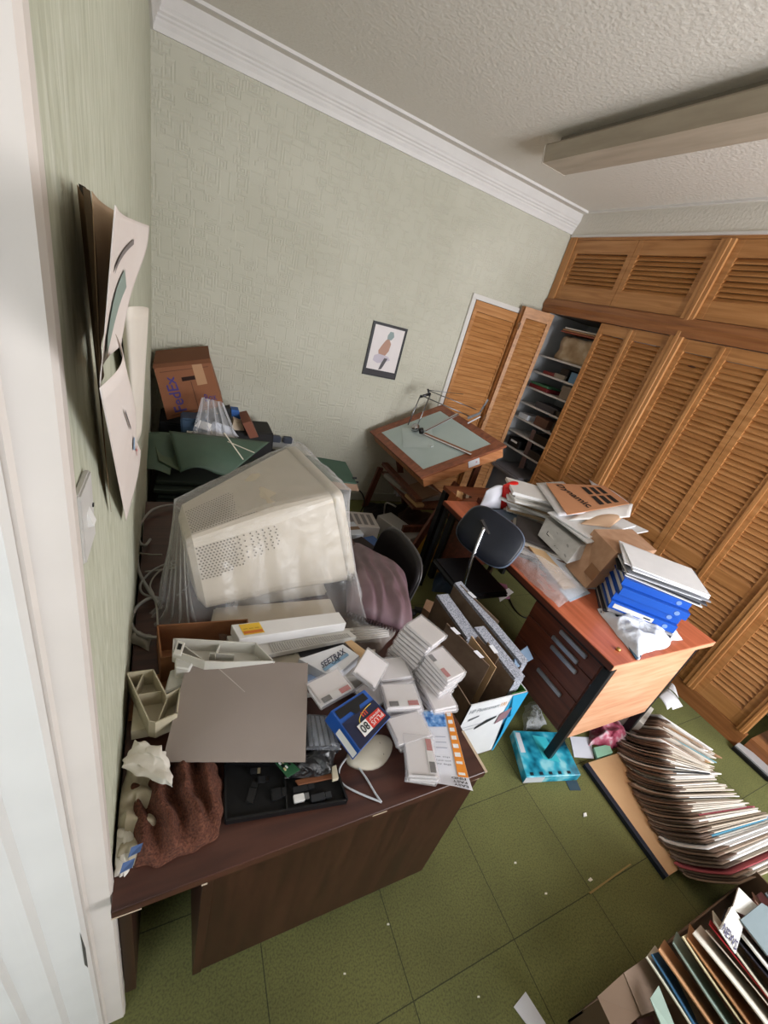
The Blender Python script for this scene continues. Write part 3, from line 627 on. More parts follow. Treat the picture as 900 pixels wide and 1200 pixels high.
# tidy with compartments
zt_ = .845
op = [xy(*p, zt_) for p in ((148, 788), (180, 784), (196, 815), (212, 806), (208, 836), (182, 847), (174, 845))]
bm = bmesh.new(); walled(bm, op, .785, zt_, .003, divs=((xy(161, 811, zt_), xy(189, 807, zt_)), (xy(184, 845, zt_), xy(196, 815, zt_)), (xy(159, 806, zt_), xy(168, 786, zt_))))
t = thing('desk_tidy', 'putty-coloured desk tidy with angled compartments next to the wall', 'desk tidy', (op[0][0], op[0][1], .752)); part('tray', bm, tidy, t)
bm = bmesh.new(); box(bm, (min(p[0] for p in op) + .02, min(p[1] for p in op) + .03, .752), (max(p[0] for p in op) - .05, max(p[1] for p in op) - .02, .786)); part('foot', bm, tidy, t)
op = [xy(*p, .90) for p in ((203, 748), (213, 748), (300, 753), (322, 775), (262, 776), (240, 775), (202, 762))]
bm = bmesh.new(); walled(bm, op, .855, .90, .003, divs=((xy(211, 750, .9), xy(245, 775, .9)), (xy(258, 752, .9), xy(252, 765, .9)), (xy(246, 762, .9), xy(275, 764, .9))))
t = thing('desk_tidy', 'off-white plastic tidy with a slotted handle, beside the long white box', 'desk tidy', (op[0][0], op[0][1], .855)); part('tray', bm, mat('CDC9C0', .45), t)
Q = zq(((203, 766), (208, 750), (217, 753), (212, 768)), .903); bm = slabbm(Q, .006, .001); part('handle', bm, mat('D6D3CC', .4), t)
pdecal('handle_slot', sub(Q, .35, .8, .25, .75), black, t, t)
bm = slabbm(zq(((192, 812), (200, 784), (226, 783), (222, 800)), .835), .06, .004); single('plastic_pot', bm, mat('C6C3BC', .45), 'small off-white plastic box standing in the tidy compartments', 'plastic box')
bm = slabbm(zq(((205, 782), (205, 770), (228, 774), (222, 784)), .875), .05, .003); single('plastic_pot', bm, mat('CFCCC6', .45), 'small off-white box behind, against the slotted tidy', 'plastic box')

# heap of things under the sheet and the white box
bm = slabbm(zq(((262, 800), (345, 785), (352, 860), (262, 868)), .77), .028, .004); single('equipment_box', bm, mat('A79F92', .5), 'flat beige case lying hidden below the frosted sheet', 'case')
bm = slabbm(zq(((318, 768), (350, 764), (362, 790), (322, 792)), .80), .055, .003); single('beige_box', bm, mat('CBC3B2', .5), 'beige box with a dark mark under the white ridged panel', 'box')
# dark unit and ridged panel
bm = slabbm(zq(((343, 763), (402, 750), (403, 757), (352, 771)), .80), .045, .003); single('dark_unit', bm, mat('3B3A40', .5), 'charcoal plastic slab under the ridged panel', 'device')
Q = zq(((276, 775), (418, 746), (407, 737), (266, 745)), .835)
t = thing('ridged_panel', 'pale ridged plastic panel lying under the long white box', 'panel', Q[0] - V(0, 0, .02)); part('panel', slabbm(Q, .018, .001), mat('C7C3BC', .5), t)
bm = bmesh.new()
for k in range(34):
    a = .28 + k * .02; q = [p + V(0, 0, .001) for p in sub(Q, a, a + .012, .04, .45)]; slab(bm, [p + V(0, 0, .0025) for p in q], .003)
part('ridges', bm, mat('B3AFA8', .5), t)
bm = slabbm(zq(((268, 768), (345, 757), (346, 764), (272, 776)), .81), .07, .002); single('carton', bm, mat('6B655E', .6), 'grey-brown carton supporting the ridged panel', 'carton')
Q = zq(((280, 749), (406, 730), (397, 717), (271, 732)), .875)
t = thing('long_white_box', 'long white cardboard box with a yellow and orange label, in front of the monitor', 'box', Q[0] - V(0, 0, .038)); part('box_body', slabbm(Q, .038, .0015), mat('DEDBD9', .55), t)
L = sub(Q, .055, .23, .18, .92); pdecal('label', L, mat('E3B93A', .6), t, t, .001); pdecal('label_band', sub(L, .04, .96, .08, .34), mat('C9712B', .6), t, t, .0016)
for k in range(3): pdecal('label_print', sub(L, .1 + .28 * k, .3 + .28 * k, .5, .56), mat('B08A28', .6), t, t, .0016)
# frosted sheet
fr = clear_mat('frosted_acrylic', .86, '8F8179', .5, 0, 6, .5)
P, = ([V(.13, .67, .80), V(.44, .56, .845), V(.50, .80, .92), V(.18, .92, .875)],)
P = [pz(190, 893, .80), pz(358, 893, .83), pz(361, 777, .905), pz(220, 773, .87)]
bm = slabbm(P, .003); single('frosted_sheet', bm, noisy('brownish_frosted_sheet', [(.3, '8A7D76'), (.7, '988B84')], 1.5, .38, 0), 'large square taupe frosted sheet propped on the clutter', 'plastic sheet')
sheet = bpy.data.objects['frosted_sheet']
SQ_ = P
def onfs(a, b_): return [quadp(SQ_, a[0], a[1]), quadp(SQ_, b_[0], b_[1])]
l0, l1 = quadp(SQ_, .18, .99), quadp(SQ_, .50, .66); sd = (l1 - l0).cross(V(0, 0, 1)).normalized() * .0014
o = decal('scored_line', [l0 - sd, l1 - sd, l1 + sd, l0 + sd], mat('B3A79F', .4), sheet, .001); o.data.transform(Matrix.Translation(-sheet.location))
# heap carton under the sheet so that it rests
bm = slabbm(zq(((255, 830), (330, 825), (335, 800), (262, 800)), .84), .10, .004); single('grey_box', bm, mat('8E867C', .6), 'grey box under the middle of the frosted sheet', 'box')

# towels
brt = noisy('brown_towelling', [(.3, '3F2014'), (.5, '5C3322'), (.7, '704330')], 220, .95, .9, .006)
gtw = noisy('beige_cotton', [(.3, 'A89C86'), (.7, 'B8AD98')], 40, .9, .2)
wtw = noisy('white_cotton', [(.3, 'CFC8BD'), (.7, 'DAD4CA')], 40, .9, .2)
def folds(name, px4, h, m, label, cat, seed, amp=.02, dirv=(1, 0), freq=6.0, z=DZ, nu=60, nv=60, fa=.022, rnd=.18, wob=.03):
    Q = zq(px4, z + .002)
    def f(a, b_):
        ca, cb = 2 * a - 1, 2 * b_ - 1
        r = max(abs(ca), abs(cb)); l = math.hypot(ca, cb)
        k = 1.0 if l < 1e-6 else (r / l)
        k = k * rnd * 4 + (1 - rnd * 4) if rnd else 1
        k = min(1, k); p = quadp(Q, .5 + ca * k / 2, .5 + cb * k / 2)
        e = 1 - max(abs(ca), abs(cb)) ** 4
        e = max(0, e) ** .6
        q = p * 6 + V(seed, seed * 2, 0)
        s_ = (p.x * dirv[0] + p.y * dirv[1]) * freq * 2 * PI + 2.5 * noise.noise(q)
        fold = .5 + .5 * math.sin(s_)
        big = .6 + .4 * noise.noise(q * .7 + V(3, 1, seed))
        edge = V(noise.noise(V(a * 5, b_ * 5, seed)), noise.noise(V(b_ * 5, seed, a * 5)), 0) * wob
        return p + edge + V(0, 0, h * e * big + fa * fold * e + .006 * e * noise.noise(q * 5))
    bm = bmesh.new(); grid(bm, f, nu, nv)
    for v in bm.verts:
        v.co.x = max(v.co.x, lw_x(v.co.y) + .006)
        if v.co.z < z + .001: v.co.z = z + .001
    o = single(name, bm, m, label, cat, None, True); return o
folds('cloth', ((128, 1025), (178, 1010), (200, 880), (150, 870)), .05, gtw, 'crumpled beige cotton cloth against the wall, under the brown towel', 'cloth', 4, freq=20, dirv=(.4, 1), wob=.012)
folds('towel', ((150, 1030), (262, 985), (262, 896), (150, 890)), .05, brt, 'dark brown bunched towel on the near left end of the desk', 'towel', 1, freq=19, dirv=(1, .25), fa=.04, wob=.01, rnd=.10)
folds('cloth', ((140, 900), (205, 925), (196, 880), (158, 868)), .02, wtw, 'off-white rag draped over the top of the brown towel', 'cloth', 7, z=.835, freq=9, dirv=(.2, 1), fa=.016, rnd=.05, wob=.008)
o = folds('cloth', ((128, 1035), (158, 1020), (160, 975), (140, 960)), .025, wtw, 'white tea towel end with blue stripes at the desk corner by the door lining', 'tea towel', 11, freq=12, dirv=(.3, 1), fa=.014, wob=.01)
bl = mat('5A74A8', .9)
for s in (((150, 1005), (155, 1001)), ((140, 1024), (147, 1020))):
    p0 = pz(*s[0], .80); bm = bmesh.new(); Q = [p + V(0, 0, 0) for p in (p0, p0 + V(.02, .004, 0), p0 + V(.024, .02, -.004), p0 + V(.004, .016, 0))]
    slab(bm, Q, .001); xs_ = obj('blue_stripe', bm, bl, o); xs_.data.transform(Matrix.Translation(-o.location))

# black tray with memory sticks
Q = zq(((265, 961), (407, 937), (393, 896), (264, 893)), .757)
t = thing('black_tray', 'shallow black tray holding memory sticks near the desk front edge', 'tray', Q[0] - V(0, 0, .017))
bm = bmesh.new(); slab(bm, [p - V(0, 0, .012) for p in Q], V(0, 0, -.005)); part('tray_floor', bm, mat('0B0A0B', .8), t)
bm = bmesh.new()
for i in range(4):
    a, c = Q[i] - V(0, 0, .008), Q[(i + 1) % 4] - V(0, 0, .008); bar(bm, a, c, .005, .017)
part('rim', bm, black, t)
a = Q[0] * .52 + Q[1] * .48; c = Q[3] * .48 + Q[2] * .52; bm = bmesh.new(); bar(bm, a - V(0, 0, .009), c - V(0, 0, .009), .004, .014); part('divider', bm, black, t)
def stick(u0, v0, u1, v1, w, m, label, capm=None, zz=.752):
    a, c = pz(u0, v0, zz), pz(u1, v1, zz); t = thing('memory_stick', label, 'memory stick', (a + c) / 2 - V(0, 0, .007)); d = (c - a)
    bm = bmesh.new(); bar(bm, a, a + d * .7, w, .009); bev(bm, .0015); part('stick_body', bm, m, t)
    bm = bmesh.new(); bar(bm, a + d * .72, c, w * .8, .007); part('cap', bm, capm or m, t)
stick(344, 937, 362, 933, .018, white, 'small white memory stick at the front of the black tray', steel)
stick(364, 937, 388, 931, .017, mat('2C2D30', .5), 'charcoal memory stick beside the white one', mat('2C2D30', .5))
stick(343, 927, 368, 921, .015, mat('1C1C1E', .5), 'black memory stick behind the charcoal and white ones', mat('1C1C1E', .5))
stick(292, 941, 299, 917, .018, mat('161617', .5), 'long black memory stick in the left half of the tray')
stick(318, 932, 335, 928, .026, mat('151516', .6), 'broad black stick lying next to the tray divider')
stick(302, 914, 315, 913, .015, mat('222224', .5), 'black stick with a bright metal plug in the tray', chrome)
stick(293, 904, 305, 903, .013, mat('222224', .5), 'short stick with a brassy plug at the back of the tray', mat('B9AA8A', .4, .6))
Q = zq(((350, 920), (392, 911), (389, 904), (346, 914)), .758); single('wood_ruler', slabbm(Q, .006, .001), mat('7A4A2E', .6), 'short brown wooden strip at the back of the black tray', 'wood strip')
Q = zq(((390, 914), (397, 912), (394, 896), (389, 898)), .77); single('brass_clip', slabbm(Q, .01, .001), mat('C9BFA8', .4), 'pale plastic clip standing at the right end of the black tray', 'clip')

# antistatic bag, circuit board, black bag
asb = clear_mat('antistatic_plastic', .55, '6F7076', .25, .5, 12, .8)
def crump(name, px4, z, h, m, label, cat, seed, amp=.02, s=14, n=26, edge=.3, group=None):
    bm = bmesh.new(); crumple(bm, zq(px4, z), h, n, n, amp, s, seed, edge)
    for v in bm.verts: v.co.z = max(v.co.z, z + .0005)
    return single(name, bm, m, label, cat, group, True)
crump('black_bag', ((330, 912), (388, 905), (402, 876), (335, 880)), .76, .04, clear_mat('black_polythene', .9, '141416', .3, .8, 20, .9), 'crumpled black polythene bag at the back of the black tray', 'plastic bag', 3)
Q = [p for p in zq(((322, 893), (337, 911), (352, 902), (336, 888)), .80)]
t = thing('circuit_board', 'green circuit board poking out from under the frosted sheet', 'circuit board', Q[0] - V(0, 0, .004)); part('board', slabbm(Q, .002), mat('2C5A3C', .4), t)
for i in range(7):
    a, c = random.uniform(.08, .75), random.uniform(.1, .8); q = [p + V(0, 0, .004) for p in sub(Q, a, a + .14, c, c + .1)]
    part('chip', slabbm(q, .004), (black, mat('C9B98A', .4), white)[i % 3], t)
Q = [pz(360, 880, .80), pz(400, 878, .80), pz(388, 838, .845), pz(356, 836, .845)]
t = thing('antistatic_bag', 'grey see-through bag of white connector strips under the blue box', 'bag', Q[0] - V(0, 0, .01))
bm = bmesh.new(); crumple(bm, Q, .012, 16, 16, .006, 20, 3, .3); part('bag_film', bm, asb, t, True)
for k in range(5):
    a = .08 + k * .17; q = [p - V(0, 0, .0) for p in sub(Q, a, a + .11, .12, .95)]; part('white_strip', slabbm(q, .004), mat('C9CBD0', .5), t)
Q = [p for p in zq(((352, 876), (400, 872), (398, 838), (352, 836)), .785)]; single('dark_box', slabbm(Q, .044, .003), mat('26262A', .6), 'dark box holding up the grey see-through bag', 'box')

# blue cartridge box
Q = [pz(*p) for p in ((388, 833, .90), (427, 808, .90), (458, 840, .875), (422, 880, .875))]
t = thing('blue_box', 'dark blue cartridge box with a red label and yellow arc, tilted toward the mouse', 'box', Q[3] - V(0, 0, .04))
blu = mat('1E4E9C', .35, 0, 'blue_card')
part('box_body', slabbm(Q, V(-.008, .006, -.045), .001), blu, t)
pdecal('navy_panel', sub(Q, .02, .98, .36, .99), mat('141A38', .3), t, t, .001)
polyd('opening', Q, [(.05, .06), (.9, .06), (.9, .26), (.62, .26), (.55, .38), (.42, .38), (.35, .26), (.05, .26)], black, t, t, .0014)
q = [quadp(Q, *p) for p in ((.92, .60), (.24, .60), (.24, .88), (.92, .88))]
pdecal('red_label', q, mat('C8372E', .5), t, t, .003)
lbl = q; pdecal('white_patch', sub(lbl, .62, 1, .0, 1), white, t, t, .0036)
bake(text('lettering', '80', mat('111111', .5), [p + V(0, 0, .004) for p in sub(lbl, .66, .96, .16, .86)], t, bold=.01), t)
bake(text('lettering', 'PLUS', white, [p + V(0, 0, .004) for p in sub(lbl, .06, .56, .5, .9)], t), t)
bake(text('lettering', 'power', white, [p + V(0, 0, .004) for p in sub(lbl, .06, .56, .12, .4)], t), t)
bm = bmesh.new(); arc = [quadp(Q, .86 - .50 * math.cos(th), .60 - .20 * math.sin(th)) + V(0, 0, .001) for th in [k * PI * .5 / 12 for k in range(13)]]
tube(bm, arc, .001, 5); part('yellow_arc', bm, mat('E8C84A', .5), t)
for k in range(3): pdecal('red_bar', sub(Q, .5 + k * .06, .53 + k * .06, .42, .54), mat('B8452F', .5), t, t, .002)
e0, e1 = Q[0], Q[3]; dn = V(-.008, .006, -.045)
wl = [e0 * .62 + e1 * .38 + dn * .85, e0 * .02 + e1 * .98 + dn * .85, e0 * .02 + e1 * .98 + dn * .3, e0 * .62 + e1 * .38 + dn * .3]; pdecal('side_label', wl[::-1] if ((wl[1] - wl[0]).cross(wl[3] - wl[0])).dot(CAM - wl[0]) < 0 else wl, white, t, t, .001)

# card box with lettering
Q = [pz(*p, .865) for p in ((391, 794), (421, 768), (402, 755), (350, 772))]
t = thing('printed_card_box', 'white card box printed SEETRAX beside the dark plastic slab', 'card box', Q[3] - V(0, 0, .03)); part('box_body', slabbm(Q, .05, .001), mat('DCDDE2', .6), t)
tq = [pz(*p, .867) for p in ((378, 783.5), (406.7, 764.9), (402, 759.6), (374.5, 777.5))]
bake(text('lettering', 'SEETRAX', mat('1B2340', .6), tq, t, bold=.012, shear=.2), t)
bake(text('lettering', 'CAE', mat('1B2340', .6), [pz(*p, .867) for p in ((390, 779.5), (399, 773.5), (396.5, 770), (387.5, 776))], t, bold=.01), t)
pdecal('blue_band', [pz(*p, .8665) for p in ((381, 787), (409, 768), (406.5, 765), (378, 784))], mat('7E9FBB', .6), t, t)
Q = [pz(*p, .83) for p in ((362, 806), (380, 794), (376, 785), (358, 792))]; single('folded_leaflet', slabbm(Q, .002), mat('9FB6DC', .6), 'small pale blue leaflet beside the frosted sheet corner', 'leaflet')
Q = [pz(*p, .826) for p in ((361, 812), (388, 798), (384, 791), (360, 803))]; single('folded_leaflet', slabbm(Q, .002), mat('8E3A46', .6), 'small dark red leaflet under the clear case', 'leaflet')
Q = [pz(*p, .85) for p in ((404, 752), (412, 750), (428, 762), (424, 772))]; single('card_scrap', slabbm(Q, .002), manila, 'tan card scrap right of the lettered card box', 'card')
Q = [pz(*p, .82) for p in ((350, 800), (440, 790), (440, 760), (350, 770))]; single('carton', slabbm(Q, .078, .003), mat('B9B2A8', .6), 'low pale carton under the lettered card box', 'carton')

# ---- clear cartridge cases
def make_case(label, group=None, L=.116, W=.086, T=.0165, lab=True, ins='E9E3E2'):
    t = thing('clear_case', label, 'cassette case', group=group)
    bm = bmesh.new(); box(bm, (-L / 2, -W / 2, 0), (L / 2, W / 2, T)); bev(bm, .0016, 1); obj('case_shell', bm, case_m, t)
    bm = bmesh.new(); box(bm, (-L / 2 + .004, -W / 2 + .004, .002), (L / 2 - .006, W / 2 - .004, T - .004)); obj('inlay', bm, mat(ins, .6), t)
    bm = bmesh.new(); box(bm, (-L / 2 + .003, -W / 2 + .012, T - .0035), (-L / 2 + .006, W / 2 - .012, T)); obj('hinge', bm, mat('BDB6B4', .3), t)
    if lab:
        bm = bmesh.new(); box(bm, (-L / 2 + .012, -W / 2 + .006, T - .003), (L / 2 - .012, -W / 2 + .024, T - .0018)); o = obj('label_strip', bm, white, t)
        bm = bmesh.new(); box(bm, (-L / 2 + .012, -W / 2 + .006, T - .0012), (-L / 2 + .04, -W / 2 + .022, T - .0004)); obj('black_mark', bm, black, o)
        bm = bmesh.new(); box(bm, (L / 2 - .045, -W / 2 + .006, T - .0012), (L / 2 - .012, -W / 2 + .022, T - .0004)); obj('red_mark', bm, mat('B5443F', .5), o)
    return t
cs0 = make_case('clear cassette case at the foot of the stack', 'clear cases in the back column of the case stack', lab=False)
cs1 = make_case('clear cassette case', 'x')
cs0['used'] = 0
used0 = [False, False]
def put_case(which, px_c, z, px_dir, label, group=None, tilt=(0, 0), zdir=None):
    p = pz(px_c[0], px_c[1], z); q = pz(px_dir[0], px_dir[1], z); yaw = math.atan2(q.y - p.y, q.x - p.x)
    src = (cs0, cs1)[which]
    if not used0[which]: used0[which] = True; r = src
    else: r = dup(src)
    r.location = p; r.rotation_euler = (tilt[0], tilt[1], yaw)
    if 'used' in r: del r['used']
    r['label'] = label
    if group: r['group'] = group
    elif 'group' in r: del r['group']
    return r
def tower(cx, cy, n, yaw, lean, which_top, z0=DZ, dz=.0172, base='x', grp='g', jit=.004):
    for k in range(n):
        top = k == n - 1; w_ = 1 if (top and which_top) else 0
        src = (cs0, cs1)[w_]
        if not used0[w_]: used0[w_] = True; r = src
        else: r = dup(src)
        r.location = V(cx + lean[0] * k + random.uniform(-jit, jit), cy + lean[1] * k + random.uniform(-jit, jit), z0 + k * dz); r.rotation_euler = (0, 0, yaw + random.uniform(-.06, .06))
        if 'used' in r: del r['used']
        if top: r['label'] = 'topmost clear case of the ' + base; r.pop('group', None) if hasattr(r, 'pop') else None
        else: r['label'] = 'clear case, ' + nth(k) + ' in the ' + base; r['group'] = grp
        if top and 'group' in r: del r['group']
tc1 = pz(500, 737, .965); tc2 = pz(523, 772, .925); tc3 = pz(515, 805, .84)
tower(tc1.x - .02, tc1.y + .03, 13, -1.15, (.0016, -.0022), False, base='tall back stack by the cushion', grp='cases in the back column')
tower(tc2.x - .005, tc2.y + .01, 10, 1.85 + PI, (.001, -.001), True, base='front stack at the desk edge', grp='cases in the front column')
put_case(1, (386, 808), .872, (405, 798), 'clear case lying across the far end of the blue box', None, (0, 0))
put_case(0, (433, 785), .86, (444, 766), 'clear case with a beige inlay leaning beside the lettered card box', None, (.25, 0))
put_case(1, (469, 818), .825, (490, 817), 'clear case with black and red label behind the blue box, nearest the mouse', None, (0, .0))
put_case(0, (470, 822), .80, (492, 822), 'clear case directly under the one behind the blue box')
put_case(0, (470, 826), .78, (490, 820), 'lower clear case of the little pile behind the blue box')
put_case(0, (471, 828), .76, (494, 826), 'bottom clear case of the little pile behind the blue box')
put_case(0, (478, 855), .80, (495, 850), 'clear case lying partly under the upright-labelled case on the leaflet')
put_case(0, (480, 858), .78, (497, 856), 'clear case below, between the mouse and the leaflet')
put_case(0, (480, 860), .762, (497, 854), 'bottom clear case between the mouse and the leaflet')
put_case(1, (491, 888), .80, (487, 862), 'clear case with a red and black label on top of the orange-edged leaflet')
put_case(0, (492, 892), .782, (488, 868), 'clear case beneath the labelled one on the leaflet')
put_case(0, (491, 894), .764, (489, 868), 'lowest clear case on the orange-edged leaflet')
put_case(0, (459, 786), .82, (473, 784), 'clear case between the card box and the case stack')
put_case(0, (462, 796), .80, (473, 790), 'clear case lying in front of the case stack, upper')
put_case(0, (455, 800), .775, (466, 790), 'clear case lying in front of the case stack, lower')
put_case(0, (440, 812), .79, (456, 800), 'clear case tucked behind the blue box corner')
put_case(0, (512, 815), .80, (520, 830), 'clear case slipped off the front column over the leaflet picture')
put_case(0, (514, 818), .78, (522, 836), 'lower slipped case over the leaflet picture')
put_case(0, (500, 800), .76, (508, 815), 'bottom case in front of the front column')

# leaflet hanging over the desk edge
LQ = [pz(473, 918, .7425), pz(555, 928, .7425), pz(528, 830, .7425), pz(486, 833, .7425)]
LQ[1] = V(LQ[1].x - .005, LQ[1].y, .742); LQ[0] = V(LQ[0].x, LQ[0].y, .742)
def leaf(a, b_):
    p = quadp(LQ, a, b_); ov = max(0, (.43 - p.y)) 
    return V(p.x, p.y, .7425 + .0015 + .006 * max(0, 1 - b_ * 6) + .012 * max(0, 1 - b_ * 8) * math.sin(a * PI))
bm = bmesh.new(); grid(bm, leaf, 16, 24)
t = thing('printed_leaflet', 'white leaflet with orange edge lettered EASY FAST FIND at the desk corner', 'leaflet', LQ[0]); part('sheet', bm, mat('DFE0E8', .5), t, True)
def lsub(name, s0, s1, t0, t1, m, lift=.0012):
    q = [leaf(*c) + V(0, 0, lift) for c in ((s0, t0), (s1, t0), (s1, t1), (s0, t1))]; return pdecal(name, q, m, t, t, .0006), q
lsub('orange_band', .82, .99, .14, .99, mat('E08A2E', .5))
for k in range(8): lsub('white_square', .84, .95, .16 + k * .103, .21 + k * .103, white, .002)
lsub('picture', .18, .78, .74, .97, noisy('blue_picture', [(.35, '2A5FA8'), (.5, '6FA3DC'), (.65, 'B8D3F0')], 60, .4, 0), .0014)
for k, wd in enumerate(('FIND', 'FAST', 'EASY')):
    s0 = .80; q = [leaf(*c) + V(0, 0, .003) for c in ((.93, .125 - k * .045), (.70, .125 - k * .045), (.70, .095 - k * .045), (.93, .095 - k * .045))]
    bake(text('lettering', wd, mat('151515', .5), q, t, bold=.02), t)
for k in range(3): 
    q = [leaf(*c) + V(0, 0, .003) for c in ((.74, .36 - k * .045), (.40, .36 - k * .045), (.40, .335 - k * .045), (.74, .335 - k * .045))]
    bake(text('lettering', ('the way', 'pets and plan', 'the new')[k], mat('555A66', .5), q, t), t)
for k in range(3): lsub('print_line', .5, .72, .6 - k * .07, .608 - k * .07, mat('9A9FB0', .5), .0016)

# mouse and its lead
mp_ = pz(436, 878, .76)
t = thing('computer_mouse', 'cream computer mouse below the blue box, its lead looping forward', 'computer mouse', (mp_.x, mp_.y, DZ), .15)
bm = bmesh.new(); bmesh.ops.create_uvsphere(bm, u_segments=24, v_segments=14, radius=1)
for v in bm.verts:
    v.co = V(v.co.x * .075 * (1 + .12 * v.co.y), v.co.y * .045 * (1 - .15 * v.co.x ** 2), max(0, v.co.z) * .036 * (1 + .2 * v.co.x))
obj('mouse_shell', bm, mat('D2C9B8', .25), t, True)
bm = bmesh.new(); tube(bm, [V(.02, -.03, .026), V(.022, 0, .036), V(.02, .03, .026)], .0012, 6); obj('button_gap', bm, mat('8E877A', .4), t)
cab = mat('C6C9CE', .45)
bm = bmesh.new(); tube(bm, spline([pz(*p, .745) for p in ((416, 880), (403, 892), (397, 905), (402, 919), (422, 930), (447, 940))]), .0026, 8); single('mouse_cable', bm, cab, 'pale cable looping from under the blue box toward the desk edge', 'cable', None, True)
bm = bmesh.new(); tube(bm, spline([pz(*p, .7455) for p in ((410, 885), (428, 910), (440, 930), (447, 940))]), .0026, 8); single('mouse_cable', bm, cab, 'straight pale cable run meeting the loop in a point', 'cable', None, True)

# cables and brick beside the monitor
grey_c = mat('9B9994', .5)
for pts, r, lb in ((((212, 598), (200, 592), (178, 598), (163, 618), (163, 634), (170, 639), (176, 632)), .0055, 'thick grey cable arching up behind the monitor beside the wall'),
                   (((160, 647), (163, 670), (176, 694), (190, 712)), .006, 'thick grey cable falling along the wall'),
                   (((192, 702), (176, 701), (160, 712), (154, 730), (164, 744), (186, 747), (203, 744)), .0055, 'thick grey cable loop at the bottom left of the monitor'),
                   (((161, 648), (178, 650), (190, 650)), .003, 'thin grey cable end behind the thick one'),
                   (((204, 657), (180, 668), (165, 684), (168, 696), (184, 700)), .004, 'grey cable loop coiled halfway down beside the plastic cover'),
                   (((206, 661), (186, 670), (176, 685), (180, 697), (184, 715), (185, 740)), .003, 'thin pale cable hanging through the loops'),
                   (((207, 665), (170, 670)), .003, 'short pale cable crossing the loops')):
    bm = bmesh.new(); tube(bm, spline([pz(p[0], p[1], .755 + .006 * (k % 3)) for k, p in enumerate(pts)]), r, 8); single('cable', bm, grey_c if r > .0035 else mat('A9A49A', .5), lb, 'cable', None, True)
crump('cable_bundle', ((148, 755), (175, 762), (180, 745), (155, 742)), .742, .02, mat('8D877C', .6), 'grey lump of gathered cable at the wall below the cable loops', 'cable bundle', 5, .008, 30, 12)
# ================================================= BEHIND THE MONITOR, LEFT BACK CORNER
cab_ = thing('low_cabinet', 'dark low cabinet in the back left corner, buried under folders', 'cabinet', (.45, 2.9, 0))
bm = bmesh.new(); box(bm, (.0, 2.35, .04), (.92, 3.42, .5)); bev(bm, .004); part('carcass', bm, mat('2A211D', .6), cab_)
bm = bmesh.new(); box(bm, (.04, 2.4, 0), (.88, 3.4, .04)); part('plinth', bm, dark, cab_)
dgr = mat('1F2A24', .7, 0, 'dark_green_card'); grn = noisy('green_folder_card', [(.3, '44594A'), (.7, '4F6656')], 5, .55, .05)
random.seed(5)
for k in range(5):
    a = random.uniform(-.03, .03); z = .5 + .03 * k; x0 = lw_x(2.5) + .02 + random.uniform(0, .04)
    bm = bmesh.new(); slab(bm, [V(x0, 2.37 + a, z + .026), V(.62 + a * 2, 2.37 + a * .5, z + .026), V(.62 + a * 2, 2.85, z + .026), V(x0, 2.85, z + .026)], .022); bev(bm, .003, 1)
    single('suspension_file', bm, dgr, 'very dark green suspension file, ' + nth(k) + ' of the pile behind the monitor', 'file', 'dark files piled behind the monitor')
def sheet3(name, P, m, label, cat, fn=None, th=.0015, nu=20, nv=14, smooth=True, group=None):
    bm = bmesh.new(); grid(bm, (lambda a, b_: quadp(P, a, b_) + (fn(a, b_) if fn else V(0, 0, 0))), nu, nv)
    o = single(name, bm, m, label, cat, group, smooth); solid(o, th); return o
def P4(*q): return [py(u, v, y) for u, v, y in q]
sheet3('green_folder', P4((211, 554, 2.42), (268, 552, 2.45), (316, 518, 2.72), (198, 505, 2.74)), grn, 'large mid-green folder draped over the files, tied with cream tape', 'folder', lambda a, b_: V(0, -.03 * math.sin(b_ * PI), .03 * math.sin(a * PI * 1.6) * (1 - b_) + .02 * math.sin(b_ * PI)))
sheet3('green_folder', P4((164, 548, 2.42), (199, 555, 2.42), (210, 508, 2.80), (168, 507, 2.80)), grn, 'mid-green folder nearest the left wall, slumped at an angle', 'folder', lambda a, b_: V(0, -.02, .015 * math.sin(a * PI)))
sheet3('green_folder', P4((186, 540, 2.47), (212, 553, 2.44), (202, 508, 2.79), (178, 509, 2.76)), mat('56654F', .6), 'olive folder wedged between the two big green folders', 'folder')
tape = mat('D8D2C2', .7)
for a, c, lb in (((262, 512, 2.60), (284, 543, 2.5), 'cream tape tie running down the green folder'), ((266, 522, 2.58), (297, 535, 2.5), 'cream tape tie end crossing the green folder')):
    p, q = py(*a) + V(0, -.02, .035), py(*c) + V(0, -.02, .035); bm = bmesh.new(); bar(bm, p, q, .008, .003); single('tape_tie', bm, tape, lb, 'tape')
# FedEx carton
fy = 3.12
FQ = [py(196, 492, fy), py(262, 475, fy), py(246, 424, fy), py(180, 431, fy)]
t = thing('shipping_carton', 'brown shipping carton with purple lettering in the back left corner', 'box', V(.2, 3.25, .76))
dpt = V(0, .3, .02); bm = bmesh.new(); hexa(bm, [FQ[0], FQ[1], FQ[1] + dpt, FQ[0] + dpt, FQ[3], FQ[2], FQ[2] + dpt, FQ[3] + dpt]); part('carton_body', bm, mat('8C5A3E', .85), t)
bm = bmesh.new(); hexa(bm, [FQ[3] + V(-.006, -.006, -.004), FQ[2] + V(.006, -.006, -.004), FQ[2] + dpt + V(.004, 0, .01), FQ[3] + dpt + V(-.004, 0, .01), FQ[3] + V(-.004, .02, .016), FQ[2] + V(.0, .02, .018), FQ[2] + dpt + V(0, 0, .03), FQ[3] + dpt + V(0, 0, .03)]); part('lid', bm, mat('7C4F36', .85), t)
pur = mat('4A3D7A', .8)
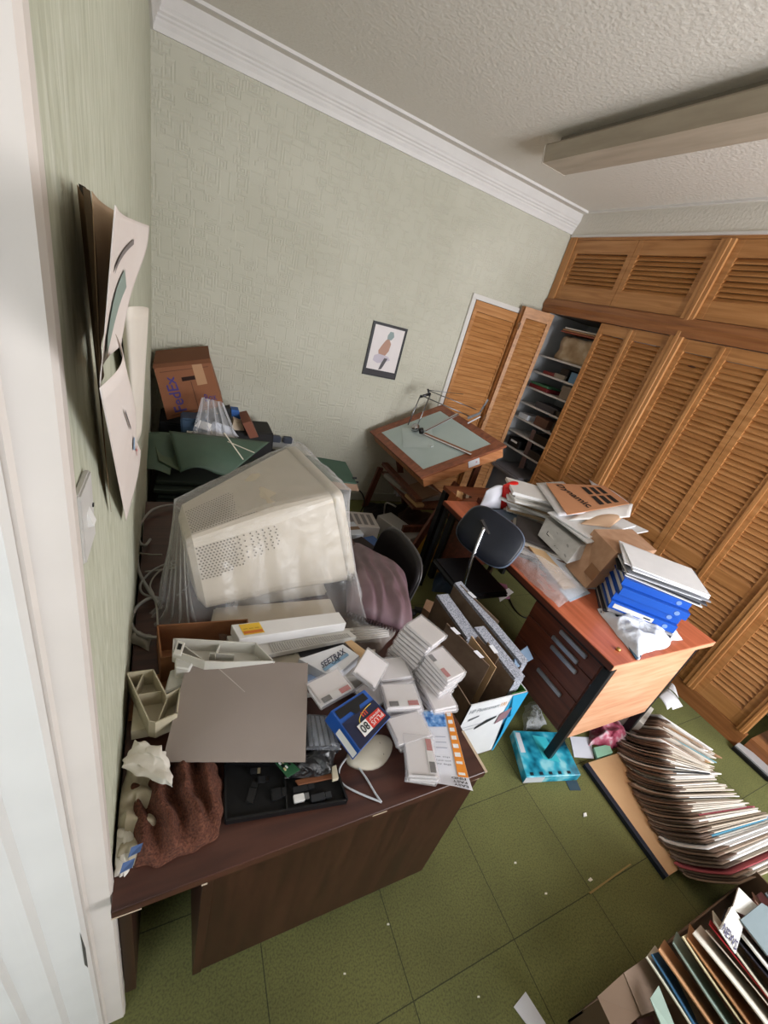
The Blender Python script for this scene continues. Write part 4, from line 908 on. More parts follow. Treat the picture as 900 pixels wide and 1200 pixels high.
bake(text('lettering', 'FedEx', pur, [quadp(FQ, .37, .1), quadp(FQ, .30, .80), quadp(FQ, .12, .82), quadp(FQ, .16, .1)], t, bold=.015), t)
bake(text('lettering', 'Box', pur, [quadp(FQ, .72, .18), quadp(FQ, .92, .16), quadp(FQ, .92, .32), quadp(FQ, .72, .34)], t), t)
pdecal('handle_hole', sub(FQ, .42, .66, .68, .76), mat('2A1710', .9), t, t, .001)
pdecal('tape', sub(FQ, .66, .84, .55, .98), mat('B58A66', .4), t, t, .0012)
for q in (sub(FQ, .08, .94, .9, .912), sub(FQ, .08, .94, .05, .062), sub(FQ, .56, .572, .06, .66)): pdecal('printed_line', q, mat('5E3B28', .8), t, t, .001)
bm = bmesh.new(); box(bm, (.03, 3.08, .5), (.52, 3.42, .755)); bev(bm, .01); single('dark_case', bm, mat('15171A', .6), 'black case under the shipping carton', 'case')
bm = bmesh.new(); slab(bm, [V(.16, 2.9, .86), V(.34, 2.9, .87), V(.34, 3.05, .87), V(.16, 3.05, .86)], .35); bev(bm, .01); single('blue_case', bm, mat('3A4F66', .5), 'dull blue case between the shipping carton and the clear bag', 'case')
# clear bag of papers
Pb = P4((215, 506, 2.86), (292, 516, 2.80), (262, 482, 3.0), (236, 478, 3.0))
t = thing('bag_of_papers', 'clear plastic bag full of white papers in front of the shipping carton', 'bag', V(.4, 2.9, .5))
bm = bmesh.new(); prism(bm, [(.2, 2.88), (.5, 2.86), (.5, 3.04), (.2, 3.04)], .5, .78); part('paper_bundle', bm, paper2, t)
def bagf(a, b_):
    base = quadp([V(.17, 2.84, .52), V(.66, 2.82, .52), V(.42, 2.92, 1.0), V(.28, 2.92, 1.02)], a, b_)
    return base + V(.012 * math.sin(a * 31), -.03 * abs(math.sin(a * 13 + b_ * 2)) - .03 * math.sin(b_ * PI), 0)
bm = bmesh.new(); grid(bm, bagf, 50, 16); part('bag_film', bm, clear_mat('crinkled_clear_film', .3, 'E6E6EA', .15, .7, 16, .9), t, True)
for (q, hx, lb) in ((((228, 499), (246, 506), (248, 497), (234, 492)), 'E4E0DA', 'white sheet'), (((245, 504), (280, 512), (270, 500), (250, 494)), 'D8DAE2', 'pale sheet')):
    part('loose_sheet', slabbm([py(u, v, 2.86) for u, v in q], .004), mat(hx, .8), t)
# small things along the wall at its right
for q, y, hx, nm, lb in ((((263, 495), (271, 492), (270, 478), (262, 480)), 3.15, '17191C', 'black_box', 'small black box behind the clear bag of papers'),
                     (((272, 492), (282, 491), (280, 481), (271, 480)), 3.15, '2C5CA0', 'blue_packet', 'small blue packet behind the clear bag of papers'),
                     (((272, 502), (290, 512), (283, 496), (274, 492)), 3.05, 'C9B49A', 'tan_packet', 'tan packet under the small blue packet')):
    Q = [py(u, v, y) for u, v in q]; bm = bmesh.new(); slab(bm, Q, V(0, .08, 0)); single(nm, bm, mat(hx, .6), lb, 'packet')
Q = [py(u, v, 2.95) for u, v in ((293, 514), (303, 512), (294, 494), (284, 496))]; bm = bmesh.new(); slab(bm, Q, V(.0, .25, 0)); single('brown_board', bm, mat('7D4A36', .7), 'red-brown board end leaning behind the tied green folder', 'board')
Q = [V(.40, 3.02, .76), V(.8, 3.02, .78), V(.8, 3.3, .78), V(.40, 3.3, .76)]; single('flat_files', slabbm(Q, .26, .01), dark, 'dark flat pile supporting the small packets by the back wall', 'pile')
# pinkish folders right behind the monitor
for k in range(7):
    z = .60 + .014 * k; bm = bmesh.new(); d = .01 * k
    Q = [V(1.0 - d, 2.55 - d, z), V(1.36 - d, 2.5 - d, z), V(1.40 - d, 2.82, z), V(1.04 - d, 2.9, z)]
    single('card_folder', slabbm(Q, .011, .001), mat('A88870' if k < 6 else '3F5A4C', .75), ('dusty pink card folder, ' + nth(k) + ' of the pile behind the monitor') if k < 6 else 'dark green folder on top of the dusty pink folders', 'folder', 'card folders behind the monitor')
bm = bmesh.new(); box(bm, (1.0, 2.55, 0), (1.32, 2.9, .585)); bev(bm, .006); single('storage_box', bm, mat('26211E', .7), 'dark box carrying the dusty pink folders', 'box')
for k, p in enumerate(((402, 541), (405, 553))):
    Q = V(1.30 + .02 * k, 2.49, .70 - .03 * k); bm = bmesh.new(); tube(bm, [Q + V(-.02, 0, 0), Q + V(.012, 0, 0)], .008, 8); single('bulldog_clip', bm, black, ('upper', 'lower')[k] + ' black clip on the edge of the folders behind the monitor', 'clip')

# ================================================= BLACK CHAIR WITH CUSHION
chm = mat('1B1618', .45, 0, 'black_vinyl')
ch = thing('office_chair', 'black-backed chair with a mauve cushion, beside the covered monitor', 'chair', (1.12, 1.6, 0))
BK = [px(u, v, x) for u, v, x in ((432, 700, 1.24), (492, 735, 1.30), (503, 668, 1.27), (452, 622, 1.23))]
BK = [px(497, 738, 1.27), px(440, 722, 1.25), px(437, 640, 1.22), px(497, 655, 1.24)]
def panel_bm(y0, y1, z0, z1, x, th, rr=.09, lean=0.0, bow=.03, n=10):
    bm = bmesh.new(); rings = []
    cy, cz = (y0 + y1) / 2, (z0 + z1) / 2; hy, hz = (y1 - y0) / 2, (z1 - z0) / 2
    def outline(k, s, dx):
        out = []
        for i in range(48):
            a = 2 * PI * i / 48; c, s_ = math.cos(a), math.sin(a); e = 2 / 3.6
            yy = abs(c) ** e * (1 if c >= 0 else -1) * hy * s; zz = abs(s_) ** e * (1 if s_ >= 0 else -1) * hz * s
            out.append(V(x + dx + lean * (zz / hz) + bow * ((yy / hy) ** 2) * -1, cy + yy, cz + zz))
        return out
    loft(bm, [outline(0, .5, 0), outline(0, .93, 0), outline(0, 1, th * .3), outline(0, 1, th * .7), outline(0, .93, th), outline(0, .5, th)]); return bm
part('backrest', panel_bm(1.36, 1.84, .40, .74, 1.25, .045, lean=.03), chm, ch, True)
part('edge_trim', panel_bm(1.352, 1.848, .392, .748, 1.272, .012, lean=.03), mat('6A6668', .3, .5), ch, True)
bm = bmesh.new(); prism(bm, [(.86, 1.38), (1.22, 1.36), (1.24, 1.84), (.86, 1.82)], .40, .455); bev(bm, .02, 3); part('seat', bm, chm, ch, True)
bm = bmesh.new(); tube(bm, spline([V(1.31, 1.6, .5), V(1.33, 1.6, .4), V(1.2, 1.6, .37), V(1.06, 1.6, .38)]), .014, 8); part('back_bracket', bm, chrome, ch, True)
bm = bmesh.new(); tube(bm, [V(1.06, 1.6, .1), V(1.06, 1.6, .40)], .025, 12); part('gas_stem', bm, blackm, ch, True)
for k in range(5):
    a = k * 2 * PI / 5 + .3; bm = bmesh.new(); e = V(1.06 + .24 * math.cos(a), 1.6 + .24 * math.sin(a), .06); bar(bm, V(1.06, 1.6, .1), e, .035, .025)
    leg_ = part('leg', bm, blackm, ch)
    bm = bmesh.new(); bmesh.ops.create_uvsphere(bm, u_segments=12, v_segments=8, radius=.028); bmesh.ops.translate(bm, vec=e - V(0, 0, .032), verts=bm.verts); o = obj('castor', bm, blackm, leg_, True); bake(o, ch)
# cushion leaning on the backrest
mau = noisy('mauve_satin', [(.3, '6A5258'), (.7, '7A626A')], 6, .42, .1)
cQ = [pz(406, 716, .79), pz(484, 744, .79), px(474, 676, 1.12), px(404, 636, .99)]
t = thing('cushion', 'mauve satin cushion with a pleated edge squeezed between monitor and chair', 'cushion', cQ[0] * .5 + cQ[1] * .5 - V(0, 0, .03))
cn = (cQ[1] - cQ[0]).cross(cQ[3] - cQ[0]).normalized()
if cn.dot(CAM - cQ[0]) < 0: cn = -cn
def cush(sg):
    def f(a, b_):
        e = max(0.0, (1 - (2 * a - 1) ** 4) * (1 - (2 * b_ - 1) ** 4)) ** .55
        p = quadp(cQ, a, b_); w_ = .012 * math.sin(a * 26 + 9 * b_ + 3 * nz(V(a * 4, b_ * 4, 0))) * (1 - b_) * e
        pin = .02 * math.sin(a * PI) * (b_ < .02) 
        return p + cn * ((.085 if sg > 0 else -.03) * e + w_ * sg) + cn * .004 * nz(p, 20)
    return f
bm = bmesh.new(); grid(bm, cush(1), 44, 30); grid(bm, cush(-1), 44, 30); bmesh.ops.remove_doubles(bm, verts=bm.verts, dist=.0008); part('cushion_body', bm, mau, t, True)
bm = bmesh.new()
def ruf(a, b_): 
    p = quadp(cQ, a, 0); dn_ = (cQ[0] - cQ[3]).normalized(); return p + dn_ * .018 * b_ + cn * (.007 * math.sin(a * 150)) * (.4 + b_)
grid(bm, ruf, 150, 2); part('pleated_edge', bm, mau, t, True)

# clear bag with white slats at the cushion's foot
t = thing('bag_of_strips', 'clear bag of white strips lying at the foot of the cushion on the desk', 'bag', pz(430, 748, DZ))
for k in range(5):
    a, c = pz(398, 752 - k * 3.2, .752 + .004 * k), pz(455, 744 - k * 2.4, .752 + .004 * k); bm = bmesh.new(); bar(bm, a, c, .014, .005); part('strip', bm, mat('D6D2CC', .5), t)
bm = bmesh.new(); crumple(bm, zq(((396, 765), (442, 768), (462, 738), (402, 728)), DZ + .001), .05, 22, 22, .02, 18, 3, .3); part('bag_film', bm, clear_mat('brownish_clear_film', .18, 'CFC6BE', .15, .7, 16, .9, .4), t, True)

# ================================================= PRINTER BOX OF PACKAGING
bx0, bx1, by0, by1, bt = 1.29, 1.63, .785, 1.13, .45
t = thing('printer_box', 'open white printer carton with a blue corner, packed with grey foam-faced card', 'box', (1.46, .95, 0))
bm = bmesh.new(); box(bm, (bx0, by0, .002), (bx1, by0 + .005, bt)); part('front_panel', bm, mat('DADBDD', .5), t)
bm = bmesh.new(); box(bm, (bx0, by0, .002), (bx0 + .005, by1, bt)); part('side_panel', bm, cardb_g, t)
bm = bmesh.new(); box(bm, (bx1 - .005, by0, .002), (bx1, by1, bt)); part('side_panel', bm, mat('C9CBCF', .5), t)
bm = bmesh.new(); box(bm, (bx0, by1 - .005, .002), (bx1, by1, bt)); part('back_panel', bm, cardb_g, t)
bm = bmesh.new(); box(bm, (bx0, by0, .0), (bx1, by1, .006)); part('bottom_panel', bm, cardb_g, t)
bm = bmesh.new(); box(bm, (bx1 - .09, by0 + .01, bt - .1), (bx1 - .006, by0 + .012, bt - .002)); box(bm, (bx1 - .008, by0 + .01, bt - .12), (bx1 - .006, by0 + .12, bt - .002)); part('green_lining', bm, mat('4F8A35', .6), t)
HQ = [V(bx0, by0 - .0005, .0), V(bx1, by0 - .0005, .0), V(bx1, by0 - .0005, bt), V(bx0, by0 - .0005, bt)]
cy_ = mat('2E9CCB', .5)
polyd('blue_corner', HQ, [(.72, 1), (1, 1), (1, 0), (.97, 0), (.93, .62), (.72, .62)], cy_, t, t)
bake(text('lettering', 'hp', white, sub(HQ, .82, .93, .86, .96), t, bold=.01, shear=.3), t)
bake(text('lettering', 'HP Photosmart', mat('8A8E96', .6), sub(HQ, .05, .55, .86, .92), t), t)
bake(text('lettering', '330', mat('E0A060', .6), sub(HQ, .57, .68, .86, .92), t), t)
polyd('printer_picture', HQ, [(.3, .56), (.62, .68), (.62, .71), (.45, .68), (.3, .6)], mat('2A2A2E', .5), t, t)
polyd('small_picture', HQ, [(.1, .74), (.26, .78), (.26, .80), (.1, .77)], mat('6A6A70', .5), t, t)
polyd('photo', HQ, [(.66, .56), (.84, .62), (.84, .8), (.66, .72)], mat('8A6A70', .5), t, t, .0022)
for k in range(2): pdecal('print_line', sub(HQ, .06, .4, .64 - k * .05, .648 - k * .05), mat('A8ACB4', .6), t, t, .001)
pdecal('hand_slot', [V(bx0 - .0008, by1 - .12, bt - .1), V(bx0 - .0008, by0 + .08, bt - .1), V(bx0 - .0008, by0 + .08, bt - .075), V(bx0 - .0008, by1 - .12, bt - .075)][::1], mat('1A1410', .9), t, t, -.0)
# grey speckled card inserts: long L-section pieces running away from the camera
foam = noisy('speckled_grey_felt', [(.35, '6A6C74'), (.5, '9496A0'), (.65, 'B4B6C0')], 160, .95, .3, .003)
def insert(name, pq, zz, th, m, label, down=None, cat='packing insert'):
    Q = [pz(u, v, z) for (u, v), z in zip(pq, zz)]; bm = bmesh.new(); slab(bm, Q, down if down is not None else th); return single(name, bm, m, label, cat)
# (top edge strips, walls below)
def trough(a0, a1, w0, w1, h, label, m_in=cardb_g, m_out=foam, z0=.60, z1=.56, tabs=()):
    """one long packing piece: a raised felt edge strip from px a0 to a1, with a card wall hanging from it"""
    A, B = pz(*a0, z0), pz(*a1, z1); W = V(w0, w1, 0)
    t = thing('packing_insert', label, 'packing insert', (A + B) / 2 - V(0, 0, h))
    bm = bmesh.new(); slab(bm, [A, B, B + W, A + W], .02); part('felt_edge', bm, m_out, t)
    bm = bmesh.new(); hexa(bm, [A - V(0, 0, h), B - V(0, 0, h), B - V(0, 0, h) + W * .12, A - V(0, 0, h) + W * .12, A - V(0, 0, .018), B - V(0, 0, .018), B + W * .12 - V(0, 0, .018), A + W * .12 - V(0, 0, .018)]); part('card_wall', bm, m_in, t)
    bm = bmesh.new(); hexa(bm, [B - V(0, 0, h), B - V(0, 0, h) + W, B - V(0, 0, h) + W + V(0, .01, 0), B - V(0, 0, h) + V(0, .01, 0), B - V(0, 0, .018), B + W - V(0, 0, .018), B + W + V(0, .01, -.018), B + V(0, .01, -.018)]); part('end_wall', bm, m_out, t)
    for s in tabs:
        p = A * (1 - s) + B * s + V(0, 0, .001); d = (B - A).normalized() * .03; bm = bmesh.new(); slab(bm, [p - d - W * .25, p + d - W * .25, p + d + W * .35, p - d + W * .35], .001); part('white_tape', bm, mat('D8D8DC', .4), t)
    return t
trough((512, 697), (548, 748), .07, .0, .34, 'grey felt-edged packing piece nearest the cassette cases', tabs=())
trough((533, 683), (612, 778), .05, .01, .30, 'long grey felt-edged packing piece farthest right, its end over the pedestal', z0=.62, z1=.52)
trough((556, 735), (604, 795), .06, .0, .30, 'grey felt-edged packing piece in the middle of the printer carton', z0=.58, z1=.53)
def cardwall(pq, zz, h, label, m=cardb_g, th=.004, tabs=()):
    A, B = [pz(u, v, z) for (u, v), z in zip(pq, zz)]; n = (B - A).cross(V(0, 0, 1)).normalized() * th
    t = thing('card_divider', label, 'card divider', (A + B) / 2 - V(0, 0, h)); bm = bmesh.new()
    hexa(bm, [A - V(0, 0, h), B - V(0, 0, h), B - V(0, 0, h) + n, A - V(0, 0, h) + n, A, B, B + n, A + n]); part('card', bm, m, t)
    for s in tabs:
        p = A * (1 - s) + B * s; d = (B - A).normalized() * .022; bm = bmesh.new(); slab(bm, [p - d + V(-.012, 0, .002), p + d + V(-.012, 0, .002), p + d + V(.012, 0, .002), p - d + V(.012, 0, .002)], .001); part('white_tape', bm, mat('DCDCE0', .4), t)
cardwall(((524, 730), (574, 780)), (.58, .53), .30, 'brown card divider with two white tapes in the printer carton, nearest the cases', tabs=(.2, .75))
cardwall(((540, 685), (585, 728)), (.62, .58), .28, 'brown card divider standing highest at the back of the carton', tabs=(.3,))
cardwall(((553, 745), (582, 782)), (.57, .53), .28, 'brown card divider edged grey, second from the cases', manila)
cardwall(((560, 745), (590, 780)), (.57, .53), .28, 'thin brown card divider between the middle felt piece and the taped divider')
cardwall(((572, 752), (585, 770)), (.575, .56), .1, 'small card piece with a white tape in the middle of the carton', tabs=(.5,))
Q = [pz(602, 785, .50), pz(625, 772, .50), pz(618, 757, .52), pz(604, 768, .52)]; single('card_flap', slabbm(Q, .2), mat('7F95AE', .6), 'blue-grey card flap sticking out of the right side of the carton', 'card flap')
Q = [pz(496, 712, .3), pz(506, 720, .3), pz(514, 708, .3), pz(500, 702, .3)]; single('small_carton', slabbm(Q, .3), cardb, 'small tan carton behind the cassette cases by the chair back', 'carton')
# ================================================= PEDESTAL DESK ON THE RIGHT
db = thing('pedestal_desk', 'black-framed desk with walnut drawer pedestal and orange top, loaded with binders', 'desk', (2.27, 1.4, 0))
X0, X1, Y0, Y1, TZ = 1.865, 2.70, .64, 2.12, .742
bm = bmesh.new(); box(bm, (X0 - .015, Y0, TZ - .028), (X1, Y1, TZ)); bev(bm, .0015, 1); part('desktop', bm, desk_red, db)
bm = bmesh.new(); box(bm, (X0 - .016, Y0 - .002, TZ - .028), (X1, Y0, TZ - .001)); part('edge_band', bm, ped_side, db)
bm = bmesh.new(); box(bm, (X0 - .018, Y0, TZ - .034), (X0 - .0155, Y1, TZ - .004)); part('edge_band', bm, ped_front, db)
for i, (x, y) in enumerate(((X0 + .012, Y0 + .02), (2.55, Y0 + .02), (X0 + .012, Y1 - .03), (2.55, Y1 - .03))):
    bm = bmesh.new(); box(bm, (x - .014, y - .02, .051 if i == 0 else 0), (x + .014, y + .02, TZ - .028)); bev(bm, .003, 1); part('leg', bm, blackm, db)
bm = bmesh.new(); box(bm, (X0 - .002, Y0 + .02, TZ - .055), (X0 + .02, Y1 - .03, TZ - .029)); part('frame_rail', bm, blackm, db)
# pedestal box
bm = bmesh.new(); box(bm, (X0 + .03, Y0 + .0, .22), (2.535, Y0 + .015, TZ - .029)); part('side_panel', bm, ped_side, db)
bm = bmesh.new(); box(bm, (X0 + .03, Y0 + .015, .2), (2.5, 1.12, TZ - .056)); part('pedestal', bm, mat('3A1E15', .6), db)
hm = mat('A9ABB0', .3, .8, 'brushed_handle')
for k, (z0, z1) in enumerate(((.585, .685), (.43, .58), (.215, .425))):
    bm = bmesh.new(); box(bm, (X0 + .008, Y0 + .05, z0), (X0 + .03, 1.13, z1)); bev(bm, .0015, 1); dd = part('drawer', bm, ped_front, db)
    hz = (z1 - .028) if k < 2 else (z1 - .04)
    bm = bmesh.new(); box(bm, (X0 - .006, .76, hz - .012), (X0 + .008, .93, hz + .012)); bev(bm, .003, 2); o = obj('handle', bm, hm, dd); bake(o, db)
    if k == 0:
        bm = bmesh.new(); box(bm, (X0 - .006, .78, z0 + .002), (X0 + .008, .95, z0 + .026)); bev(bm, .003, 2); o = obj('handle', bm, hm, dd); bake(o, db)
bm = bmesh.new(); box(bm, (X0 + .008, Y0 + .022, .215), (X0 + .03, Y0 + .048, .685)); part('lock_strip', bm, mat('552A1D', .5), db)
bm = bmesh.new(); tube(bm, [V(X0 + .004, Y0 + .035, .56), V(X0 + .01, Y0 + .035, .56)], .008, 14); part('lock', bm, chrome, db)

def pile(bits, z, cat, group=None, jit=.0):
    """bits: (quad px, thickness, material, name, label); each lies on the one before"""
    for q, th, m, nm, lb in bits:
        z += th; Q = zq(q, z)
        o = single(nm, slabbm(Q, th * .98, min(.002, th * .2)), m, lb, cat, group); yield o, Q, z
        z += .0006
def rect_u(c, yaw, l, w, z, th, m, nm, lb, cat, group=None, bv=.001, tiltx=0.0):
    Q = rect_at(c, yaw, l, w, z + th)
    if tiltx: Q = [q + V(0, 0, tiltx * ((q - V(c[0], c[1], q.z)).dot(V(math.cos(yaw), math.sin(yaw), 0)) / l + .5)) for q in Q]
    return single(nm, slabbm(Q, V(0, 0, -th * .97), bv), m, lb, cat, group), Q
# dark document wallets under the blue binders
yaw_b = math.atan2(-.42, .36); yb = -.72
def binder_stack():
    z = TZ + .001; c = V(2.32, .91, 0); ya = -.76
    for k, (hx, lb, th, l) in enumerate((('3B3A42', 'charcoal document wallet at the bottom of the binder pile', .012, .32), ('B8B2A8', 'beige document wallet, second in the binder pile', .01, .32), ('23252F', 'near-black document wallet, third in the binder pile', .014, .33), ('8C8B8C', 'grey document wallet just under the binders', .01, .32))):
        rect_u((c.x - .01, c.y - .005 * k), ya + .03 * (k % 2), l, .25, z, th, mat(hx, .5), 'document_wallet', lb, 'document wallet'); z += th + .0008
    bb = mat('1550B0', .4, 0, 'blue_binder_cover')
    lab = ('lowest blue ring binder, with a long white spine label', 'middle blue ring binder, oval finger hole showing', 'third blue ring binder, shifted back', 'top blue ring binder under the pile of papers')
    for k in range(4):
        th = .043 if k < 3 else .038; ox, oy = ((0, 0), (.02, .015), (.012, -.005), (.03, .02))[k]
        u = V(math.cos(ya), math.sin(ya), 0); n = V(-u.y, u.x, 0)
        cc = V(c.x + .02 + ox, c.y + .01 + oy, z)
        t = thing('ring_binder', lab[k], 'ring binder', cc, ya, 'blue ring binders in the pile on the pedestal desk')
        L, W = .32, .29
        bm = bmesh.new(); box(bm, (-L / 2, -W / 2, 0), (L / 2, W / 2, .003)); box(bm, (-L / 2, -W / 2, th - .003), (L / 2, W / 2, th)); obj('cover', bm, bb, t)
        bm = bmesh.new(); box(bm, (-L / 2, -W / 2 - .003, 0), (L / 2, -W / 2, th)); bev(bm, .001, 1); sp = obj('spine', bm, bb, t)
        bm = bmesh.new(); box(bm, (-L / 2 + .012, -W / 2 + .03, .004), (L / 2 - .006, W / 2 - .012, th - .006)); obj('paper_block', bm, paper, t)
        bm = bmesh.new(); tube(bm, [V(L * .34, -W / 2 - .0042, th / 2), V(L * .34, -W / 2 - .003, th / 2)], .014 if th > .045 else .012, 16); obj('finger_hole', bm, mat('6E8CC0', .5), sp)
        if k == 0:
            bm = bmesh.new(); box(bm, (-L * .44, -W / 2 - .0042, .01), (L * .16, -W / 2 - .003, th - .008)); o = obj('spine_label', bm, mat('C9C7C2', .5), sp)
            bm = bmesh.new(); box(bm, (L * .02, -W / 2 - .0052, .018), (L * .12, -W / 2 - .0042, th - .018)); obj('label_print', bm, black, o) if False else obj('label_print', bm, black, sp)
        z += th + .0008
    # papers and wallets on top
    random.seed(9)
    defs = ['D9D7D4', '2A2B2F', 'C9C6C2', '54565C', 'E2E2E4', '8A8B90', 'E4E4E6', '3A3B40', 'E6E6E8', 'DCDCE0', 'E9E9EB']
    for k, hx in enumerate(defs):
        th = random.choice((.004, .006, .007)); dk_ = hx in ('2A2B2F', '54565C', '8A8B90', '3A3B40')
        nm = 'plastic_wallet' if dk_ else 'paper_sheaf'
        lb = (('dark plastic wallet, ' if dk_ else 'white paper sheaf, ') + nth(k) + ' in the paper pile on the blue binders')
        if k == len(defs) - 1: lb = 'printed white sheet on the very top of the paper pile over the blue binders'
        rect_u((c.x + .07 + random.uniform(-.025, .03), c.y + .02 + random.uniform(-.02, .02)), ya + random.uniform(-.12, .12), .36 + (.03 if dk_ else 0), .27 + random.uniform(0, .02), z, th, mat(hx, .35 if dk_ else .7), nm, lb, 'papers', 'papers piled on the blue binders'); z += th + .0008
    return z
zt2 = binder_stack()
# white crumpled bag
crump('crumpled_bag', ((697, 712), (745, 772), (800, 748), (725, 714)), TZ + .001, .06, noisy('crumpled_white_film', [(.3, 'C3C8D2'), (.7, 'D9DCE4')], 14, .35, .9, .02), 'crumpled white plastic bag on the orange desktop before the binders', 'plastic bag', 8, .025, 13, 40, .25)
Q = zq(((733, 752), (746, 773), (752, 769), (738, 749)), TZ + .008); single('pen_packet', slabbm(Q, .006, .001), mat('3B5566', .3), 'slim dark blue packet poking from under the crumpled bag', 'packet')
p = pz(724, 762, TZ); bm = bmesh.new(); bmesh.ops.create_cone(bm, cap_ends=True, segments=20, radius1=.011, radius2=.009, depth=.012); bmesh.ops.translate(bm, vec=p + V(0, 0, .007), verts=bm.verts); single('brass_knob', bm, mat('C9A05A', .3, .7), 'little round yellow-brown stopper standing on the orange desktop corner', 'knob', None, True)  # small loose brass knob, not made of cork

# cardboard box
t = thing('cardboard_box', 'plain tan cardboard box taped along one edge, between archive box and binders', 'box', (2.12, 1.24, TZ))
zb = .975
A, B, C_, D_ = pz(695, 618, .985), pz(741, 655, .965), pz(777, 640, .965), pz(745, 617, .985)
A = pz(697, 618, 1.0); B = pz(727, 655, .985); u = (B - A); 
A0 = V(A.x, A.y, TZ + .002); dirn = V(u.y, -u.x, 0).normalized() * .0
E_ = pz(663, 664, .80); 
top4 = [pz(723, 648, 1.01), pz(696, 620, 1.01), pz(741, 620, 1.01), pz(770, 645, 1.01)]
low4 = [pz(686, 690, .765), pz(662, 663, .79)]
cx_, cy2 = 2.17, 1.24
bx_ = [V(2.04, 1.02, 0), V(1.97, 1.30, 0), V(2.26, 1.38, 0), V(2.33, 1.10, 0)]
bot4 = [low4[0], low4[1], low4[1] + (top4[2] - top4[1]), low4[0] + (top4[3] - top4[0])]
bm = bmesh.new(); hexa(bm, [q for q in bot4] + top4); bev(bm, .002, 1); part('carton_body', bm, cardb, t)
fq = [bot4[0], bot4[3], top4[3], top4[0]]
fl_ = [bot4[1], bot4[0], top4[0], top4[1]]
def facing(q): return q if ((q[1] - q[0]).cross(q[3] - q[0])).dot(CAM - q[0]) > 0 else [q[1], q[0], q[3], q[2]]
pdecal('tape', facing(sub(fl_, .62, 1.0, .22, .48)), mat('8F6646', .35), t, t, .0012); pdecal('tape', facing(sub(fq, .0, .95, .40, .56)), mat('A98468', .35), t, t, .0012)
# archive box (grey cardboard lever file)
top_a = [pz(680, 640, .93), pz(640, 606, .93), pz(696, 592, .93), pz(745, 622, .93)]
lowa = [pz(664, 661, .855), pz(630, 627, .855)]
bot_a = [lowa[0], lowa[1], lowa[1] + (top_a[2] - top_a[1]), lowa[0] + (top_a[3] - top_a[0])]
t = thing('archive_box', 'grey archive file box printed 51805, behind the tan cardboard box', 'box', (lowa[0] + lowa[1]) / 2)
bm = bmesh.new(); hexa(bm, bot_a + top_a); bev(bm, .002, 1); part('box_body', bm, noisy('grey_marbled_card', [(.3, 'A7A5A2'), (.7, 'BAB8B5')], 20, .6, .05), t)
fa = facing([bot_a[1], bot_a[0], top_a[0], top_a[1]])
bake(text('lettering', '51805', mat('3A3A3A', .6), sub(fa, .52, .72, .18, .42), t), t)
pdecal('label_frame', sub(fa, .2, .48, .34, .52), mat('2A2A2A', .6), t, t, .001); pdecal('label_slot', sub(fa, .22, .46, .38, .48), mat('C9C7C2', .6), t, t, .0016)
for c_ in ((.42, .72), (.78, .62), (.86, .2)):
    q = quadp(fa, *c_); ex = (fa[1] - fa[0]).normalized() * .012; ey = (fa[3] - fa[0]).normalized() * .012
    polyd('printed_mark', [q - ex - ey, q + ex - ey, q + ex + ey, q - ex + ey], [(.5 + .5 * math.cos(k * PI / 4), .5 + .5 * math.sin(k * PI / 4)) for k in range(8)], mat('8C8A88', .6), t, t, .001)
for k, (q, hx, lb) in enumerate(((((688, 636), (645, 603), (705, 596), (760, 622)), 'DADADA', 'white folded papers lying on the grey archive box'), (((690, 630), (642, 600), (690, 592), (745, 616)), 'E3E3E4', 'upper white papers on the grey archive box, edge lifted'))):
    Q = zq(q, .965 + .012 * k); bm = bmesh.new(); slab(bm, Q, V(0, 0, -.008)); single('papers', bm, mat(hx, .7), lb, 'papers')
# supports under it
random.seed(12)
zz_ = TZ + .001
for k in range(5):
    th = .019; rect_u((2.16 + .02 * k, 1.5), -.75, .42, .34, zz_, th, mat(('5A4A40', 'C9C2B8', '6E5A4C', 'A9A196', '3A3432')[k], .7), 'file', 'flat file, ' + nth(k) + ' under the grey archive box', 'file', 'files under the archive box'); zz_ += th + .0008

# plastic folder of tan papers slanting off the desk
Qp = [pz(668, 702, TZ + .02), pz(600, 640, .80), pz(620, 632, .83), pz(690, 690, TZ + .03)]
t = thing('plastic_folder', 'clear plastic folder of tan sheets sliding off the desk above the drawers', 'folder', Qp[0])
part('tan_sheets', slabbm([pz(660, 690, .765), pz(613, 632, .82), pz(628, 634, .83), pz(676, 688, .775)], .006), manila, t)
Qf = [pz(655, 712, .755), pz(597, 668, .70), pz(603, 636, .83), pz(690, 692, .77)]
bm = bmesh.new(); grid(bm, lambda a, b_: quadp(Qf, a, b_) + V(-.02 * math.sin(b_ * PI), 0, .02 * math.sin(a * PI) + .006 * nz(V(a * 6, b_ * 6, 0))), 18, 18); part('plastic_film', bm, clear_mat('cloudy_plastic', .25, 'CFCFD2', .25, .5, 8, .8, .5), t, True)
Q = [pz(685, 694, TZ + .006), pz(640, 650, .79), pz(632, 640, .80), pz(668, 700, TZ + .006)]
single('white_folder', slabbm([pz(700, 690, .752), pz(641, 640, .83), pz(636, 643, .82), pz(660, 688, .752)], .004), mat('D8DADF', .5), 'white folder edge between the plastic folder and the archive box', 'folder')
Q = [pz(668, 705, TZ + .003), pz(655, 690, TZ + .003), pz(676, 682, TZ + .003), pz(692, 695, TZ + .003)]; single('pale_blue_sheet', slabbm(Q, .002), mat('BFD0E2', .5), 'pale blue plastic sheet on the orange desktop under the cardboard box', 'sheet')

